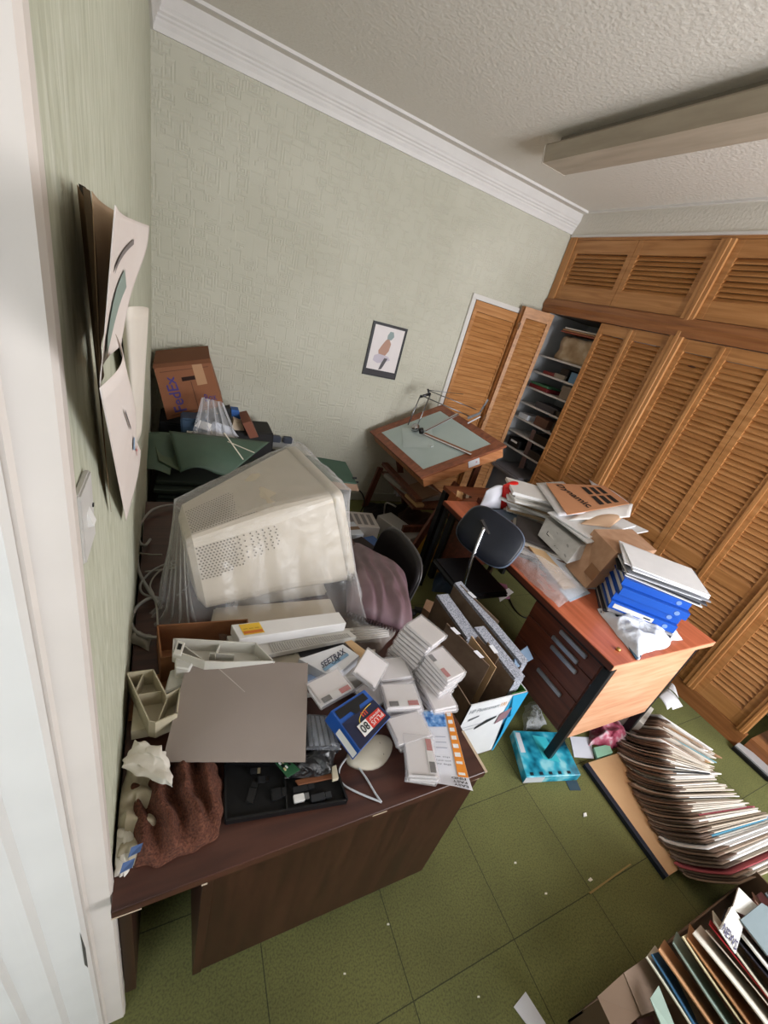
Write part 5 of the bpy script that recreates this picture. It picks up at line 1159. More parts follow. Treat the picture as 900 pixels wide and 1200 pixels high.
# papers heap with cardboard sign behind the archive box
random.seed(21)
zz_ = TZ + .001; base = pz(672, 600, .9)
cols = ('A98A66', 'D9D6D0', '7E3A2C', 'C4BDB2', 'DAD5CC', 'B59A78', 'D4D2CE', 'E0DEDA', '9C8264', 'D8D4CC', 'E2E0DC', 'CFC9C0', 'E4E2E0')
nm_ = {'A98A66': 'tan folder', '7E3A2C': 'rust-red folder', 'B59A78': 'tan envelope', '9C8264': 'brown envelope'}
for k, hx in enumerate(cols):
    th = random.choice((.014, .018, .022)); 
    rect_u((2.42 + random.uniform(-.03, .03), 1.86 + random.uniform(-.03, .03)), -.55 + random.uniform(-.4, .4), .40, .28, zz_, th, mat(hx, .8), 'paper_wad', (nm_.get(hx, 'white paper wad') + ', ' + nth(k) + ' of the heap under the cardboard sign'), 'papers', 'paper heap under the cardboard sign'); zz_ += th + .001
zs = zz_
SQ = [pz(668, 606, 1.02), pz(738, 588, 1.02), pz(696, 563, 1.03), pz(640, 566, 1.03)]
for k, (q, hx, lb) in enumerate(((((628, 566), (655, 605), (700, 600), (660, 564)), 'E2E2E6', 'white curled sheet under the left edge of the cardboard sign'), (((665, 610), (738, 606), (742, 590), (700, 585)), 'E8E6E2', 'torn white sheet sticking out below the cardboard sign'), (((680, 614), (715, 618), (738, 600), (700, 598)), 'CFAE90', 'torn tan card below the cardboard sign'), (((700, 580), (742, 590), (735, 572), (690, 562)), 'DCDCE4', 'pale sheet sticking out behind the cardboard sign'))):
    Q = zq(q, zs + .012 - .003 * k + .0); sheet3('loose_sheet', Q, mat(hx, .7), lb, 'paper', lambda a, b_: V(0, 0, .012 * math.sin(a * PI) * math.sin(b_ * PI)), .001, 10, 10)
t = thing('cardboard_sign', 'orange-tan cardboard with black stencilled lettering on top of the paper heap', 'cardboard', V(SQ[0].x, SQ[0].y, zs))
SQ = [V(q.x, q.y, zs + .03 + .01 * i) for i, q in enumerate((SQ[0], SQ[1], SQ[2], SQ[3]))]
SQ = [pz(665, 603, zs + .03), pz(738, 590, zs + .03), pz(708, 569, zs + .035), pz(640, 566, zs + .035)]
part('card', slabbm(SQ, .004), mat('C48B64', .8), t)
ink = mat('1F1916', .8)
bake(text('lettering', 'Dynamic', ink, [q + V(0, 0, .003) for q in (quadp(SQ, .10, .93), quadp(SQ, .28, .06), quadp(SQ, .42, .12), quadp(SQ, .22, .95))], t, bold=.02), t)
for k in range(3):
    for j in range(2): pdecal('ink_bar', [q + V(0, 0, .002) for q in sub(SQ, .52 + .13 * k, .60 + .13 * k, .12 + .42 * j, .46 + .40 * j)], ink, t, t, .001)
# laptop and red bag etc on the far end of the desk
Q = zq(((600, 622), (636, 619), (609, 597), (573, 597)), .80)
rect_u((2.20, 1.87), -.12, .26, .26, TZ + .001, .05, mat('2A2624', .7), 'dark_box', 'dark flat box under the closed blue-grey case at the back of the desk', 'box')
t = thing('laptop_case', 'closed blue-grey laptop-like case at the far end of the desk behind the chair', 'case', Q[0] - V(0, 0, .02)); part('case_body', slabbm(Q, .018, .003), mat('5A6674', .35), t); part('case_edge', slabbm([q + V(0, 0, .001) for q in sub(Q, .0, 1, .0, .05)], .014), mat('A9B4C0', .3), t)
for k, (q, hx, nm, lb) in enumerate(((((606, 628), (640, 628), (640, 620), (606, 622)), 'B5825F', 'envelope', 'tan envelope edge under the blue-grey case'),)):
    single(nm, slabbm(zq(q, .775), .004), mat(hx, .8), lb, 'envelope')
# second walnut desk behind the black typing chair
d2 = thing('side_desk', 'walnut side desk with a black leg, standing between drafting table and blue-backed chair', 'desk', (2.3, 2.25, 0))
bm = bmesh.new(); box(bm, (2.02, 2.14, .70), (2.86, 2.40, .73)); part('desktop', bm, teak, d2)
pA, pB, pC, pD = py(508, 664, 2.16), py(548, 662, 2.16), py(566, 596, 2.16), py(533, 604, 2.16)
bm = bmesh.new(); box(bm, (2.03, 2.15, .12), (2.75, 2.165, .70)); part('modesty_panel', bm, ped_front, d2)
for x in (2.03, 2.8):
    bm = bmesh.new(); box(bm, (x - .02, 2.15, 0), (x + .015, 2.20, .70)); part('leg', bm, blackm, d2)
    bm = bmesh.new(); box(bm, (x - .02, 2.33, 0), (x + .015, 2.38, .70)); part('leg', bm, blackm, d2)
# red and white bag
r0, r1 = pz(561, 596, .79), pz(612, 597, .79); rq = [r0, r1, py(606, 568, r1.y + .03), py(570, 575, r0.y + .03)]
def bagm(q, seed):
    bm = bmesh.new(); c = sum(q, V(0, 0, 0)) / 4
    grid(bm, lambda a, b_: quadp(q, a, b_) + V(-.02, -.05, 0) * max(0, math.sin(a * PI) * math.sin(b_ * PI)) + V(0, 0, .02 * math.sin(a * PI) * b_), 16, 12)
    return bm
t = thing('shopping_bag', 'red and white plastic bag on the far desk behind the blue-backed chair', 'plastic bag', rq[0])
o = part('red_side', bagm([quadp(rq, .48, 0), rq[1], rq[2] + V(0, 0, .02), quadp(rq, .5, 1) + V(0, 0, .015)], 1), mat('C8201C', .4), t, True); solid(o, .003)
o = part('white_side', bagm([rq[0], quadp(rq, .48, 0), quadp(rq, .5, 1) + V(0, 0, .015), rq[3]], 2), mat('DCDDE6', .4), t, True); solid(o, .003)
rect_u((2.30, 2.04), -.1, .34, .12, .7435, .04, mat('5E2F24', .6), 'brown_file', 'brown file under the red and white bag', 'file')
for k, (q, hx, lb) in enumerate(((((606, 596), (642, 620), (645, 605), (622, 566)), '9E7A4C', 'tan folder leaning between the red bag and the paper heap'), (((622, 596), (646, 612), (652, 596), (628, 574)), '8E4638', 'rust folder leaning against the paper heap'))):
    Q = [py(u, v, 2.05 - .05 * k) for u, v in q]; bm = bmesh.new(); slab(bm, Q, V(.0, .03, 0)); single('leaning_folder', bm, mat(hx, .7), lb, 'folder')
# wooden letter rack with envelopes
lr = thing('letter_rack', 'orange wooden letter rack of envelopes beside the drafting table', 'rack', V(2.14, 2.25, .73))
Q = [py(u, v, 2.15) for u, v in ((531, 596), (550, 609), (556, 596), (537, 583))]
bm = bmesh.new(); slab(bm, Q, V(0, .10, 0)); part('rack', bm, mat('A35A33', .5), lr)
for k in range(6):
    Q = [py(u + 3.4 * k, v + 1.6 * k, 2.17 + .012 * k) for u, v in ((533, 590), (540, 594), (543, 578), (536, 575))]; bm = bmesh.new(); slab(bm, Q, V(.004, .01, 0)); single('envelope', bm, mat(('C9A070', '6E4A30', 'D9C9B0', '4A3A30', 'C4B8A4', 'B08A60')[k], .8), ('tan', 'brown', 'cream', 'dark', 'beige', 'ochre')[k] + ' envelope standing in the wooden letter rack', 'envelope')

# ================================================= BLUE-BLACK TYPING CHAIR
c2_ = thing('typing_chair', 'typing chair with blue-black back and chrome bracket, seen from behind', 'chair', (2.1, 1.75, 0))
nb = mat('10141F', .45, 0, 'blue_black_vinyl')
ctr = [py(570, 585, 1.95), py(600, 640, 1.75), py(580, 664, 1.66), py(548, 610, 1.86)]
cc = [px(557, 592, 1.70), px(596, 628, 1.80), px(588, 656, 1.76), px(552, 636, 1.66)]
O = sum(cc, V(0, 0, 0)) / 4; U = ((cc[1] + cc[2]) / 2 - (cc[0] + cc[3]) / 2).normalized(); Wv = ((cc[0] + cc[1]) / 2 - (cc[2] + cc[3]) / 2); Wv = (Wv - U * Wv.dot(U)).normalized(); Nn = U.cross(Wv).normalized()
if Nn.dot(CAM - O) < 0: Nn = -Nn
def sup(s, d, hx=.185, hy=.135):
    out = []
    for i in range(40):
        a = 2 * PI * i / 40; c, s_ = math.cos(a), math.sin(a); e = 2 / 3.2
        out.append(O + U * (abs(c) ** e * (1 if c >= 0 else -1) * hx * s) + Wv * (abs(s_) ** e * (1 if s_ >= 0 else -1) * hy * s) + Nn * d)
    return out
bm = bmesh.new(); loft(bm, [sup(.4, .0), sup(.94, -.002), sup(1, -.012), sup(1, -.035), sup(.9, -.05), sup(.4, -.055)]); part('backrest', bm, nb, c2_, True)
bm = bmesh.new(); loft(bm, [sup(1.0, -.012), sup(1.03, -.018), sup(1.03, -.028), sup(1, -.034)], False); part('edge_trim', bm, mat('5E6878', .3), c2_, True)
k0 = O + Nn * .012
h1, h2 = [p + Nn * .004 for p in (O - U * .06 + Wv * .03, O + U * .03 - Wv * .01)]
bm = bmesh.new(); bar(bm, k0 - U * .085 + Wv * .045, k0 + U * .0 + Wv * .005, .022, .01); part('bracket_plate', bm, chrome, c2_)
bs = k0 - U * .045 + Wv * .02 + Nn * .01
sp_ = V(bs.x - .02, bs.y - .06, .47); bm = bmesh.new(); tube(bm, spline([bs, (bs + sp_) / 2 + Nn * .05, sp_, V(sp_.x + .06, sp_.y + .08, .42)]), .011, 8); part('back_bracket', bm, chrome, c2_, True)
sx, sy = sp_.x + .16, sp_.y + .16
bm = bmesh.new(); prism(bm, [(sx - .17, sy - .2), (sx + .2, sy - .2), (sx + .2, sy + .2), (sx - .17, sy + .2)], .42, .47); bev(bm, .02, 3); part('seat', bm, mat('17171C', .5), c2_)
bm = bmesh.new(); tube(bm, [V(sx, sy, .1), V(sx, sy, .43)], .024, 12); part('gas_stem', bm, blackm, c2_, True)
lv = [pz(556, 700, .40), pz(578, 664, .40)]
bm = bmesh.new(); tube(bm, spline([V(sx - .05, sy - .1, .41), lv[0] + V(.0, 0, 0), lv[1]][1:]), .007, 8); part('lever', bm, mat('9AA0A8', .3, .8), c2_, True)
for k in range(5):
    a = k * 2 * PI / 5; e = V(sx + .25 * math.cos(a), sy + .25 * math.sin(a), .062); bm = bmesh.new(); bar(bm, V(sx, sy, .1), e, .035, .025); lg = part('leg', bm, blackm, c2_)
    bm = bmesh.new(); bmesh.ops.create_uvsphere(bm, u_segments=12, v_segments=8, radius=.028); bmesh.ops.translate(bm, vec=e - V(0, 0, .034), verts=bm.verts); o = obj('castor', bm, blackm, lg, True); bake(o, c2_)

# ================================================= DRAFTING TABLE WITH GLASS TOP
dt = thing('drafting_table', 'tilted wooden drafting table with a glass top on a trestle, in the back corner', 'drafting table', (2.15, 2.95, 0))
a_, b2, c_, d_ = V(1.87, 2.52, .72), V(2.51, 2.43, 1.11), V(2.42, 3.35, 1.14), V(1.78, 3.45, .76)
TQ = [pz(493, 560, .73), pz(594, 522, 1.10), pz(518, 474, 1.14), pz(433, 505, .77)]
TQ = [py(493, 560, 2.50), py(594, 522, 2.42), py(518, 474, 3.30), py(433, 505, 3.40)]
nrm = (TQ[1] - TQ[0]).cross(TQ[3] - TQ[0]).normalized()
def fr_(s0, s1, t0, t1, dz, th):
    q = [p + nrm * dz for p in sub(TQ, s0, s1, t0, t1)]; return slabbm(q, -nrm * th, .002)
for s in ((0, 1, 0, .1), (0, 1, .9, 1), (0, .1, .1, .9), (.9, 1, .1, .9)): part('frame_board', fr_(*s, 0, .02), mat('7C4A33', .45) if False else teak, dt)
part('glass_top', fr_(.1, .9, .1, .9, -.002, .006), noisy('greenish_frosted_glass', [(.3, 'A6B4B1'), (.7, 'B6C3C0')], 2, .12, 0), dt)
# light box body
bx = [p - nrm * .02 for p in sub(TQ, .03, .97, .02, .98)]
bm = bmesh.new(); hexa(bm, [p - nrm * .10 for p in bx] + bx); part('light_box', bm, teak_l, dt)
# socket on the front apron
f0 = [bx[0] - nrm * .10, bx[1] - nrm * .10, bx[1], bx[0]]
sk = facing(sub(f0, .56, .70, .25, .95)); pn = (sk[1] - sk[0]).cross(sk[3] - sk[0]).normalized()
bm = bmesh.new(); slab(bm, [p + pn * .006 for p in sk], -pn * .006); bev(bm, .001, 1); so = part('socket_plate', bm, mat('D5D8DC', .35), dt)
o = decal('switch_mark', sub([p + pn * .006 for p in sk], .65, .8, .4, .6), mat('C08890', .4), so); bake(o, dt)
# ghost of a taped drawing and pads on the glass
GQ = [p - nrm * .0015 for p in sub(TQ, .1, .9, .1, .9)]
o = decal('tracing_sheet', [quadp(GQ, .05, .52), quadp(GQ, .38, .30), quadp(GQ, .62, .68), quadp(GQ, .30, .93)], mat('BAC6C4', .15), dt, .0022); bake(o, dt)
tag(o, None)
# trestle: crossed legs both ends, stretchers and a shelf
tk2 = wood('dark_teak', [(.3, '4E2818'), (.5, '5F3322'), (.7, '6E3E2A')], (14, 14, 1.2), .5)
def leg3(a, c, w_=.055, h_=.03): bm = bmesh.new(); bar(bm, a, c, w_, h_, V(0, 1, 0)); part('leg', bm, tk2, dt)
pl_t = quadp(TQ, .16, .93) - nrm * .12; nl = quadp(TQ, .14, .10) - nrm * .12; fr_t = quadp(TQ, .8, .93) - nrm * .12; nr_t = quadp(TQ, .8, .1) - nrm * .12
lf = pz(425, 603, 0); lf = V(min(lf.x, 1.78), 3.36, 0.0)
leg3(py(422, 606, 3.34) * 1.0, py(446, 548, 3.30)); leg3(V(2.35, 3.32, 0), V(1.98, 3.32, .82)); leg3(V(2.33, 3.32, 0), V(2.40, 3.32, 1.0))
leg3(pz(470, 664, 0), py(535, 566, 2.52)); leg3(V(2.42, 2.56, 0), V(2.42, 2.56, .98))
la, lb_ = py(448, 545, 3.28), py(560, 625, 2.56)
bm = bmesh.new(); bar(bm, V(1.95, 3.30, .5), V(1.95, 2.56, .5), .06, .03); part('stretcher', bm, tk2, dt); bm = bmesh.new(); bar(bm, V(2.40, 3.30, .3), V(2.40, 2.56, .3), .06, .03); part('stretcher', bm, tk2, dt)
bm = bmesh.new(); bar(bm, V(1.88, 2.56, .22), V(2.43, 2.56, .24), .06, .03, V(0, 1, 0)); part('stretcher', bm, tk2, dt)
bm = bmesh.new(); box(bm, (1.93, 2.58, .40), (2.41, 3.30, .42)); part('shelf', bm, tk2, dt)

# drafting arm
da = thing('drafting_machine', 'chrome parallelogram drafting arm with two scales on the glass table', 'drafting arm', quadp(TQ, .3, .6))
def tp(u, v, lift):   # pixel hit on the table plane, lifted
    d = ray(u, v); O_ = TQ[0] + nrm * lift; return CAM + d * ((O_ - CAM).dot(nrm) / d.dot(nrm))
def rod(name, a, c, r, m=chrome): bm = bmesh.new(); tube(bm, [a, c], r, 8); part(name, bm, m, da, True)
hub = tp(492, 505, .035); elb = py(498, 464, 3.0); 
el1, el2 = tp(493, 463, .22), tp(503, 463, .22)
el1 = py(493, 463, 3.22); el2 = py(504, 463, 3.22); top_ = py(501, 457, 3.24)
rod('arm_rod', tp(478, 498, .04), el1, .005, steel); rod('arm_rod', tp(489, 499, .04), el2, .005, steel)
cl_ = py(548, 480, 3.05); rod('arm_rod', el1, py(553, 489, 2.95), .005, steel); rod('arm_rod', top_, py(558, 480, 3.0), .004, steel)
rod('arm_rod', top_, py(543, 462, 3.2), .003, steel)
bm = bmesh.new(); tube(bm, [el1 + V(0, 0, -.015), el2 + V(0, 0, .012)], .012, 10); tube(bm, [el2 + V(0, 0, -.01), top_ + V(0, 0, .01)], .009, 10); part('elbow_joint', bm, mat('4A4A4E', .3, .8), da, True)
bm = bmesh.new(); h0 = tp(487, 503, .02); tube(bm, [h0, h0 + nrm * .03, h0 + nrm * .05], [.04, .04, .02], 20); part('protractor_head', bm, chrome, da, True)
bm = bmesh.new(); h1_ = tp(494, 507, .03); tube(bm, [h1_, h1_ + nrm * .04], .022, 12); part('head_knob', bm, black, da, True)
def scale_(name, p, q, w_, m1, m2):
    A_, B_ = tp(*p, .012), tp(*q, .012); bm = bmesh.new(); bar(bm, A_, B_, w_, .004, nrm); o = part(name, bm, m1, da)
    s = (B_ - A_).cross(nrm).normalized() * w_ * .3; bm = bmesh.new(); bar(bm, A_ + s + nrm * .003, B_ + s + nrm * .003, w_ * .35, .002, nrm); x = obj('scale_edge', bm, m2, o); bake(x, da)
scale_('scale', (498, 505), (537, 485), .032, mat('C9CACC', .25, .3), mat('6B4A38', .5)); scale_('scale', (497, 508), (553, 532), .032, mat('8C5A3E', .5), mat('DADADA', .3))
bm = bmesh.new(); k1 = py(548, 490, 2.9); k2 = py(563, 484, 2.85); bar(bm, k1, k2, .014, .02); part('table_clamp', bm, steel, da)
bm = bmesh.new(); bar(bm, py(562, 484, 2.86), py(572, 468, 2.84), .012, .014); part('clamp_bracket', bm, chrome, da)
bm = bmesh.new(); bar(bm, py(548, 496, 2.88), py(563, 488, 2.84), .014, .01); part('clamp_foot', bm, mat('C9CACE', .3, .5), da)
bm = bmesh.new(); g0 = tp(507, 524, .004); tube(bm, [g0 - V(.02, 0, 0), g0 + V(.02, .01, .006)], .004, 6); single('glass_clip', bm, mat('C9D0D2', .2), 'tiny clear clip lying on the glass of the drafting table', 'clip')

# things on the shelf and floor under the table
def stuffbox(nm, lb, cat, x, y, z, sx, sy, sz, yaw, hx, rough=.7, tex=None, lid=None):
    Q = rect_at((x, y), yaw, sx, sy, z + sz); o = single(nm, slabbm(Q, V(0, 0, -sz), min(.004, sz * .2)), mat(hx, rough), lb, cat); return o, Q
stuffbox('paper_pile', 'grey-white untidy papers on the shelf under the drafting table', 'papers', 2.12, 2.95, .421, .36, .5, .04, .2, '8C857C')
stuffbox('brown_papers', 'brown papers on top of the pile under the drafting table', 'papers', 2.1, 2.8, .4625, .3, .24, .02, .5, '7A6450')
stuffbox('wooden_box', 'small pale wooden box on the shelf end under the drafting table', 'box', 1.99, 2.68, .4215, .08, .2, .03, .1, 'B58E62')
for k, (x, y, sx, sy, sz, yw, hx, lb) in enumerate(((1.62, 2.86, .30, .26, .13, -.1, 'D5CBC4', 'pink-white carton printed with columns, behind the black chair'), (1.42, 2.66, .22, .2, .16, .1, 'D4D8DE', 'white carton with a brown tape band behind the black chair'), (1.6, 2.52, .2, .2, .10, .3, '4F6A9C', 'blue packet between the white cartons and the black chair'), (1.95, 2.72, .18, .42, .16, .35, 'A9A49E', 'long grey-beige carton on the floor by the drafting table'), (1.42, 2.35, .2, .2, .2, .4, '2A2220', 'dark open carton behind the cushion'))):
    o, Q = stuffbox(('printed_carton', 'taped_carton', 'blue_packet', 'long_carton', 'dark_carton')[k], lb, 'box', x, y, 0.0, sx, sy, sz, yw, hx)
    q2 = [q - o.location for q in Q]
    fr2 = [q2[0] - V(0, 0, sz), q2[1] - V(0, 0, sz), q2[1], q2[0]]
    if k == 0:
        for j in range(4): decal('printed_column', sub(q2, .15 + .2 * j, .27 + .2 * j, .15, .85), mat('8E8684', .7), o, .001)
    if k == 1: decal('tape_band', sub(q2, 0, 1, .35, .6), mat('8A7058', .5), o, .001)
    if k == 3: decal('end_label', sub(fr2, .2, .9, .15, .85), mat('D5D5DA', .6), o, .001)
def zigbag(nm, lb, px4, z, h, hx, seed): crump(nm, px4, z, h, mat(hx, .8), lb, 'envelope', seed, .03, 8, 20, .3)
zigbag('yellow_envelope', 'crumpled ochre envelope on the floor under the drafting table', ((478, 640), (505, 660), (500, 628), (484, 622)), .002, .14, 'B5862E', 3)
zigbag('yellow_envelope', 'ochre envelope standing between the trestle legs', ((506, 668), (524, 670), (524, 640), (508, 640)), .002, .12, 'A87B33', 6)
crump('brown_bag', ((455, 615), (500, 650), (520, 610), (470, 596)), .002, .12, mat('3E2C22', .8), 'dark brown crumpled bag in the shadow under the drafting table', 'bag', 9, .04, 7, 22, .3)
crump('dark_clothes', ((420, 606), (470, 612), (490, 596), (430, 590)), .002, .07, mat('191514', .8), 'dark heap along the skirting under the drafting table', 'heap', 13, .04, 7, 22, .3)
bm = bmesh.new(); tube(bm, spline([py(450, 603, 3.1), py(452, 590, 3.05), py(459, 591, 3.0), py(464, 594, 2.98)]), .008, 8); single('bent_wire', bm, mat('A9A49C', .4), 'bent pale wire sticking up from the clutter by the skirting', 'wire')
o_ = thing('wall_socket', 'white socket with plugs low on the back wall beneath the drafting table', 'socket', (2.0, D, .2)); 
c0_ = py(467, 577, D - .01); bm = bmesh.new(); box(bm, (c0_.x - .05, D - .012, c0_.z - .04), (c0_.x + .09, D, c0_.z + .04)); part('socket_plate', bm, white, o_); bm = bmesh.new(); box(bm, (c0_.x - .03, D - .05, c0_.z - .03), (c0_.x + .02, D - .012, c0_.z + .03)); part('plug', bm, mat('C9C6C8', .5), o_)
bm = bmesh.new(); tube(bm, spline([py(416, 572, 2.9), py(424, 578, 3.0), py(427, 590, 3.1), py(420, 604, 3.15)]), .006, 8); single('black_cable', bm, black, 'black cable hanging from the folders behind the monitor', 'cable')

# floor clutter between the chairs
crump('blue_bag', ((505, 690), (535, 700), (545, 675), (512, 672)), .002, .06, mat('2C3E55', .6), 'dark blue crumpled bag on the floor between the two chairs', 'bag', 17, .03, 9, 18, .3)
crump('crumpled_wrapper', ((515, 682), (530, 686), (532, 672), (518, 672)), .002, .1, mat('8E8A96', .5), 'pale wrapper on the blue bag between the chairs', 'wrapper', 19, .03, 12, 16, .3)
bm = bmesh.new(); box(bm, (2.02, 1.32, 0), (2.08, 1.6, .12)); bev(bm, .004)
Q = zq(((574, 697), (598, 700), (594, 685), (582, 682)), .05); single('magazine', slabbm(Q, .02, .001), mat('8E5A70', .5), 'magenta-covered magazine on the floor beneath the typing chair', 'magazine')
Q = zq(((586, 705), (602, 694), (596, 689), (584, 696)), .075); single('loose_page', slabbm(Q, .003), white, 'white page on the magenta magazine', 'paper'); bm.free()
bm = bmesh.new(); tube(bm, spline([pz(*p, .006) for p in ((596, 700), (604, 715), (616, 724), (632, 722))]), .005, 6); single('black_cable', bm, black, 'black cable on the carpet beside the drawer pedestal', 'cable')
crump('clear_wrapping', ((612, 862), (640, 850), (632, 822), (612, 826)), .001, .05, clear_mat('floor_wrap', .3, 'C9CCCF', .15, .8, 20, .9), 'crinkled clear wrapping on the carpet under the drawers', 'plastic wrap', 23, .02, 22, 22, .3)

# ================================================= ON THE CARPET
BQ = zq(((617, 911), (681, 908), (657, 858), (601, 856)), .05)
t = thing('boxed_book', 'turquoise picture-covered box lying under the desk leg', 'box', BQ[0] - V(0, 0, .05))
part('box_body', slabbm(BQ, .049, .002), noisy('turquoise_picture_cover', [(.3, '14303E'), (.42, '1F7C96'), (.55, '38A6BE'), (.7, '8CCAD4')], 13, .2, 0, detail=2), t)
pdecal('cover_title', [q + V(0, 0, .0005) for q in sub(BQ, .03, .12, .5, .95)], mat('C9CDD2', .4), t, t, .001)
polyd('cover_phone', BQ, [(.42, .35), (.72, .28), (.62, .86), (.36, .9)], mat('3FB7C4', .3), t, t, .0016)
for k in range(5): pdecal('cover_band', [q + V(0, 0, .001) for q in sub(BQ, .08 + .17 * k, .14 + .17 * k, .03, .09)], mat('0F2430', .4), t, t, .001)
sidef = [BQ[0] - V(0, 0, .046), BQ[1] - V(0, 0, .046), BQ[1] - V(0, 0, .004), BQ[0] - V(0, 0, .004)]
pdecal('edge_stripe', facing(sub(sidef, .0, .34, 0, 1)), mat('C5CAD0', .4), t, t, .001)
def flat(nm, q, hx, lb, cat='paper', z=.003, th=.002, rough=.7): return single(nm, slabbm(zq(q, z), th), mat(hx, rough), lb, cat)
flat('white_paper', ((673, 887), (696, 889), (692, 864), (668, 863)), 'DADBE4', 'plain white paper on the carpet beneath the pedestal desk')
flat('blue_card', ((668, 926), (681, 926), (676, 915), (663, 915)), '2E4350', 'small dark blue card on the carpet by the turquoise box', 'card')
flat('white_scrap', ((684, 957), (688, 956), (687, 952), (684, 953)), 'E6E4E0', 'small white scrap on the carpet left of the tan board', 'scrap', .006, .004)
flat('white_card', ((602, 1180), (628, 1215), (645, 1208), (616, 1162)), 'D8DAE2', 'white card strip on the carpet at the bottom of the view', 'card')
flat('paper_scrap', ((689, 1031), (692, 1033), (695, 1031), (692, 1028)), 'D9D4C4', 'tiny paper fleck beside the worn line in the carpet', 'scrap', .004, .003)
flat('wood_splinter', ((690, 1046), (692, 1048), (740, 1013), (738, 1012)), '8A7440', 'thin tan sliver lying along a carpet joint', 'splinter', .004, .003)
for k, p in enumerate(((455, 1083), (604, 1011), (640, 1047), (561, 1168), (404, 1141))):
    flat('paper_fleck', ((p[0] - 1.4, p[1] + 1), (p[0] + 1.4, p[1] + 1), (p[0] + 1.2, p[1] - 1.2), (p[0] - 1.2, p[1] - 1.2)), 'D5D0C0', ('fleck by the walnut desk panel', 'fleck near the middle of the carpet', 'fleck in the tile nearest the worn line', 'fleck near the white card strip', 'fleck left of the middle, nearest the desk corner')[k].replace('fleck', 'pale paper fleck on the carpet,', 1), 'scrap', .003, .002)
crump('pink_bag', ((690, 872), (735, 880), (722, 845), (690, 850)), .001, .07, noisy('pink_and_clear_film', [(.35, '7A2438'), (.5, 'B45A70'), (.65, 'C9B8BC')], 16, .3, .6), 'crumpled pink and clear plastic bag on the carpet beneath the desk', 'plastic bag', 27, .03, 14, 30, .3)
flat('green_packet', ((700, 888), (718, 882), (714, 872), (696, 876)), '8FBFA4', 'pale green printed packet in front of the pink bag', 'packet', .02, .018)
# board
t = thing('wood_board', 'pale board with a dark blue edge lying on the carpet under the toppled papers', 'board', (2.3, .35, 0))
Bq = [pz(781, 1028, .022), pz(798, 1018, .022), pz(722, 886, .022), pz(686, 893, .022)]
Bq = [V(2.075, .088, .022), V(2.30, .085, .022), V(2.50, .56, .022), V(2.115, .575, .022)]
part('board', slabbm(Bq, .022), noisy('pale_board_face', [(.3, 'B8946C'), (.7, 'C6A47C')], 3, .5, .02), t)
e0, e1 = Bq[0] - V(.022, -.0, 0), Bq[3] - V(.03, 0, 0)
part('dark_edge', slabbm([e0 + V(0, 0, .002), Bq[0] + V(0, 0, .002), Bq[3] + V(0, 0, .002), e1 + V(0, 0, .002)], .023), mat('1B2230', .5), t)

# toppled row of magazines and papers
def path(K, t):
    K = [(k[0], V(k[1], k[2], 0)) for k in K]
    for i in range(len(K) - 1):
        if t <= K[i + 1][0] or i == len(K) - 2:
            f = (t - K[i][0]) / (K[i + 1][0] - K[i][0]); return K[i][1] * (1 - f) + K[i + 1][1] * f
TLp = [(0, 772, 836), (.15, 776, 858), (.3, 780, 886), (.45, 782, 912), (.6, 796, 938), (.75, 812, 965), (.9, 842, 1004), (1, 868, 1040)]
BLp = [(0, 745, 828), (.15, 728, 848), (.3, 722, 868), (.45, 728, 892), (.6, 740, 925), (.75, 754, 955), (.9, 774, 990), (1, 800, 1030)]
TRp = [(0, 835, 878), (.15, 834, 893), (.3, 832, 903), (.45, 842, 909), (.6, 864, 936), (.75, 890, 950), (.9, 925, 970), (1, 965, 995)]
random.seed(33); NM = 74
pal = ['CFCAC2', 'C0B8AC', 'D9D6D2', 'A99E90', 'C4BCB0', 'B5AA9A', 'D2CEC8', '9A8A7A', 'DCDAD8', 'B9AFA2']
spec = {8: ('9E7A58', 'tan folder sticking out of the toppled row'), 11: ('6E8F96', 'blue-grey folder near the far end of the toppled row'), 30: ('1C1C20', 'black magazine in the middle of the toppled row'), 52: ('C4667A', 'pink-edged magazine in the near part of the toppled row'), 60: ('3F7A94', 'blue folder in the near part of the toppled row'), 70: ('9E4A50', 'dark red binder at the near end of the toppled row'), 3: ('8A6A4C', 'brown folder at the far end of the toppled row, by the desk leg')}
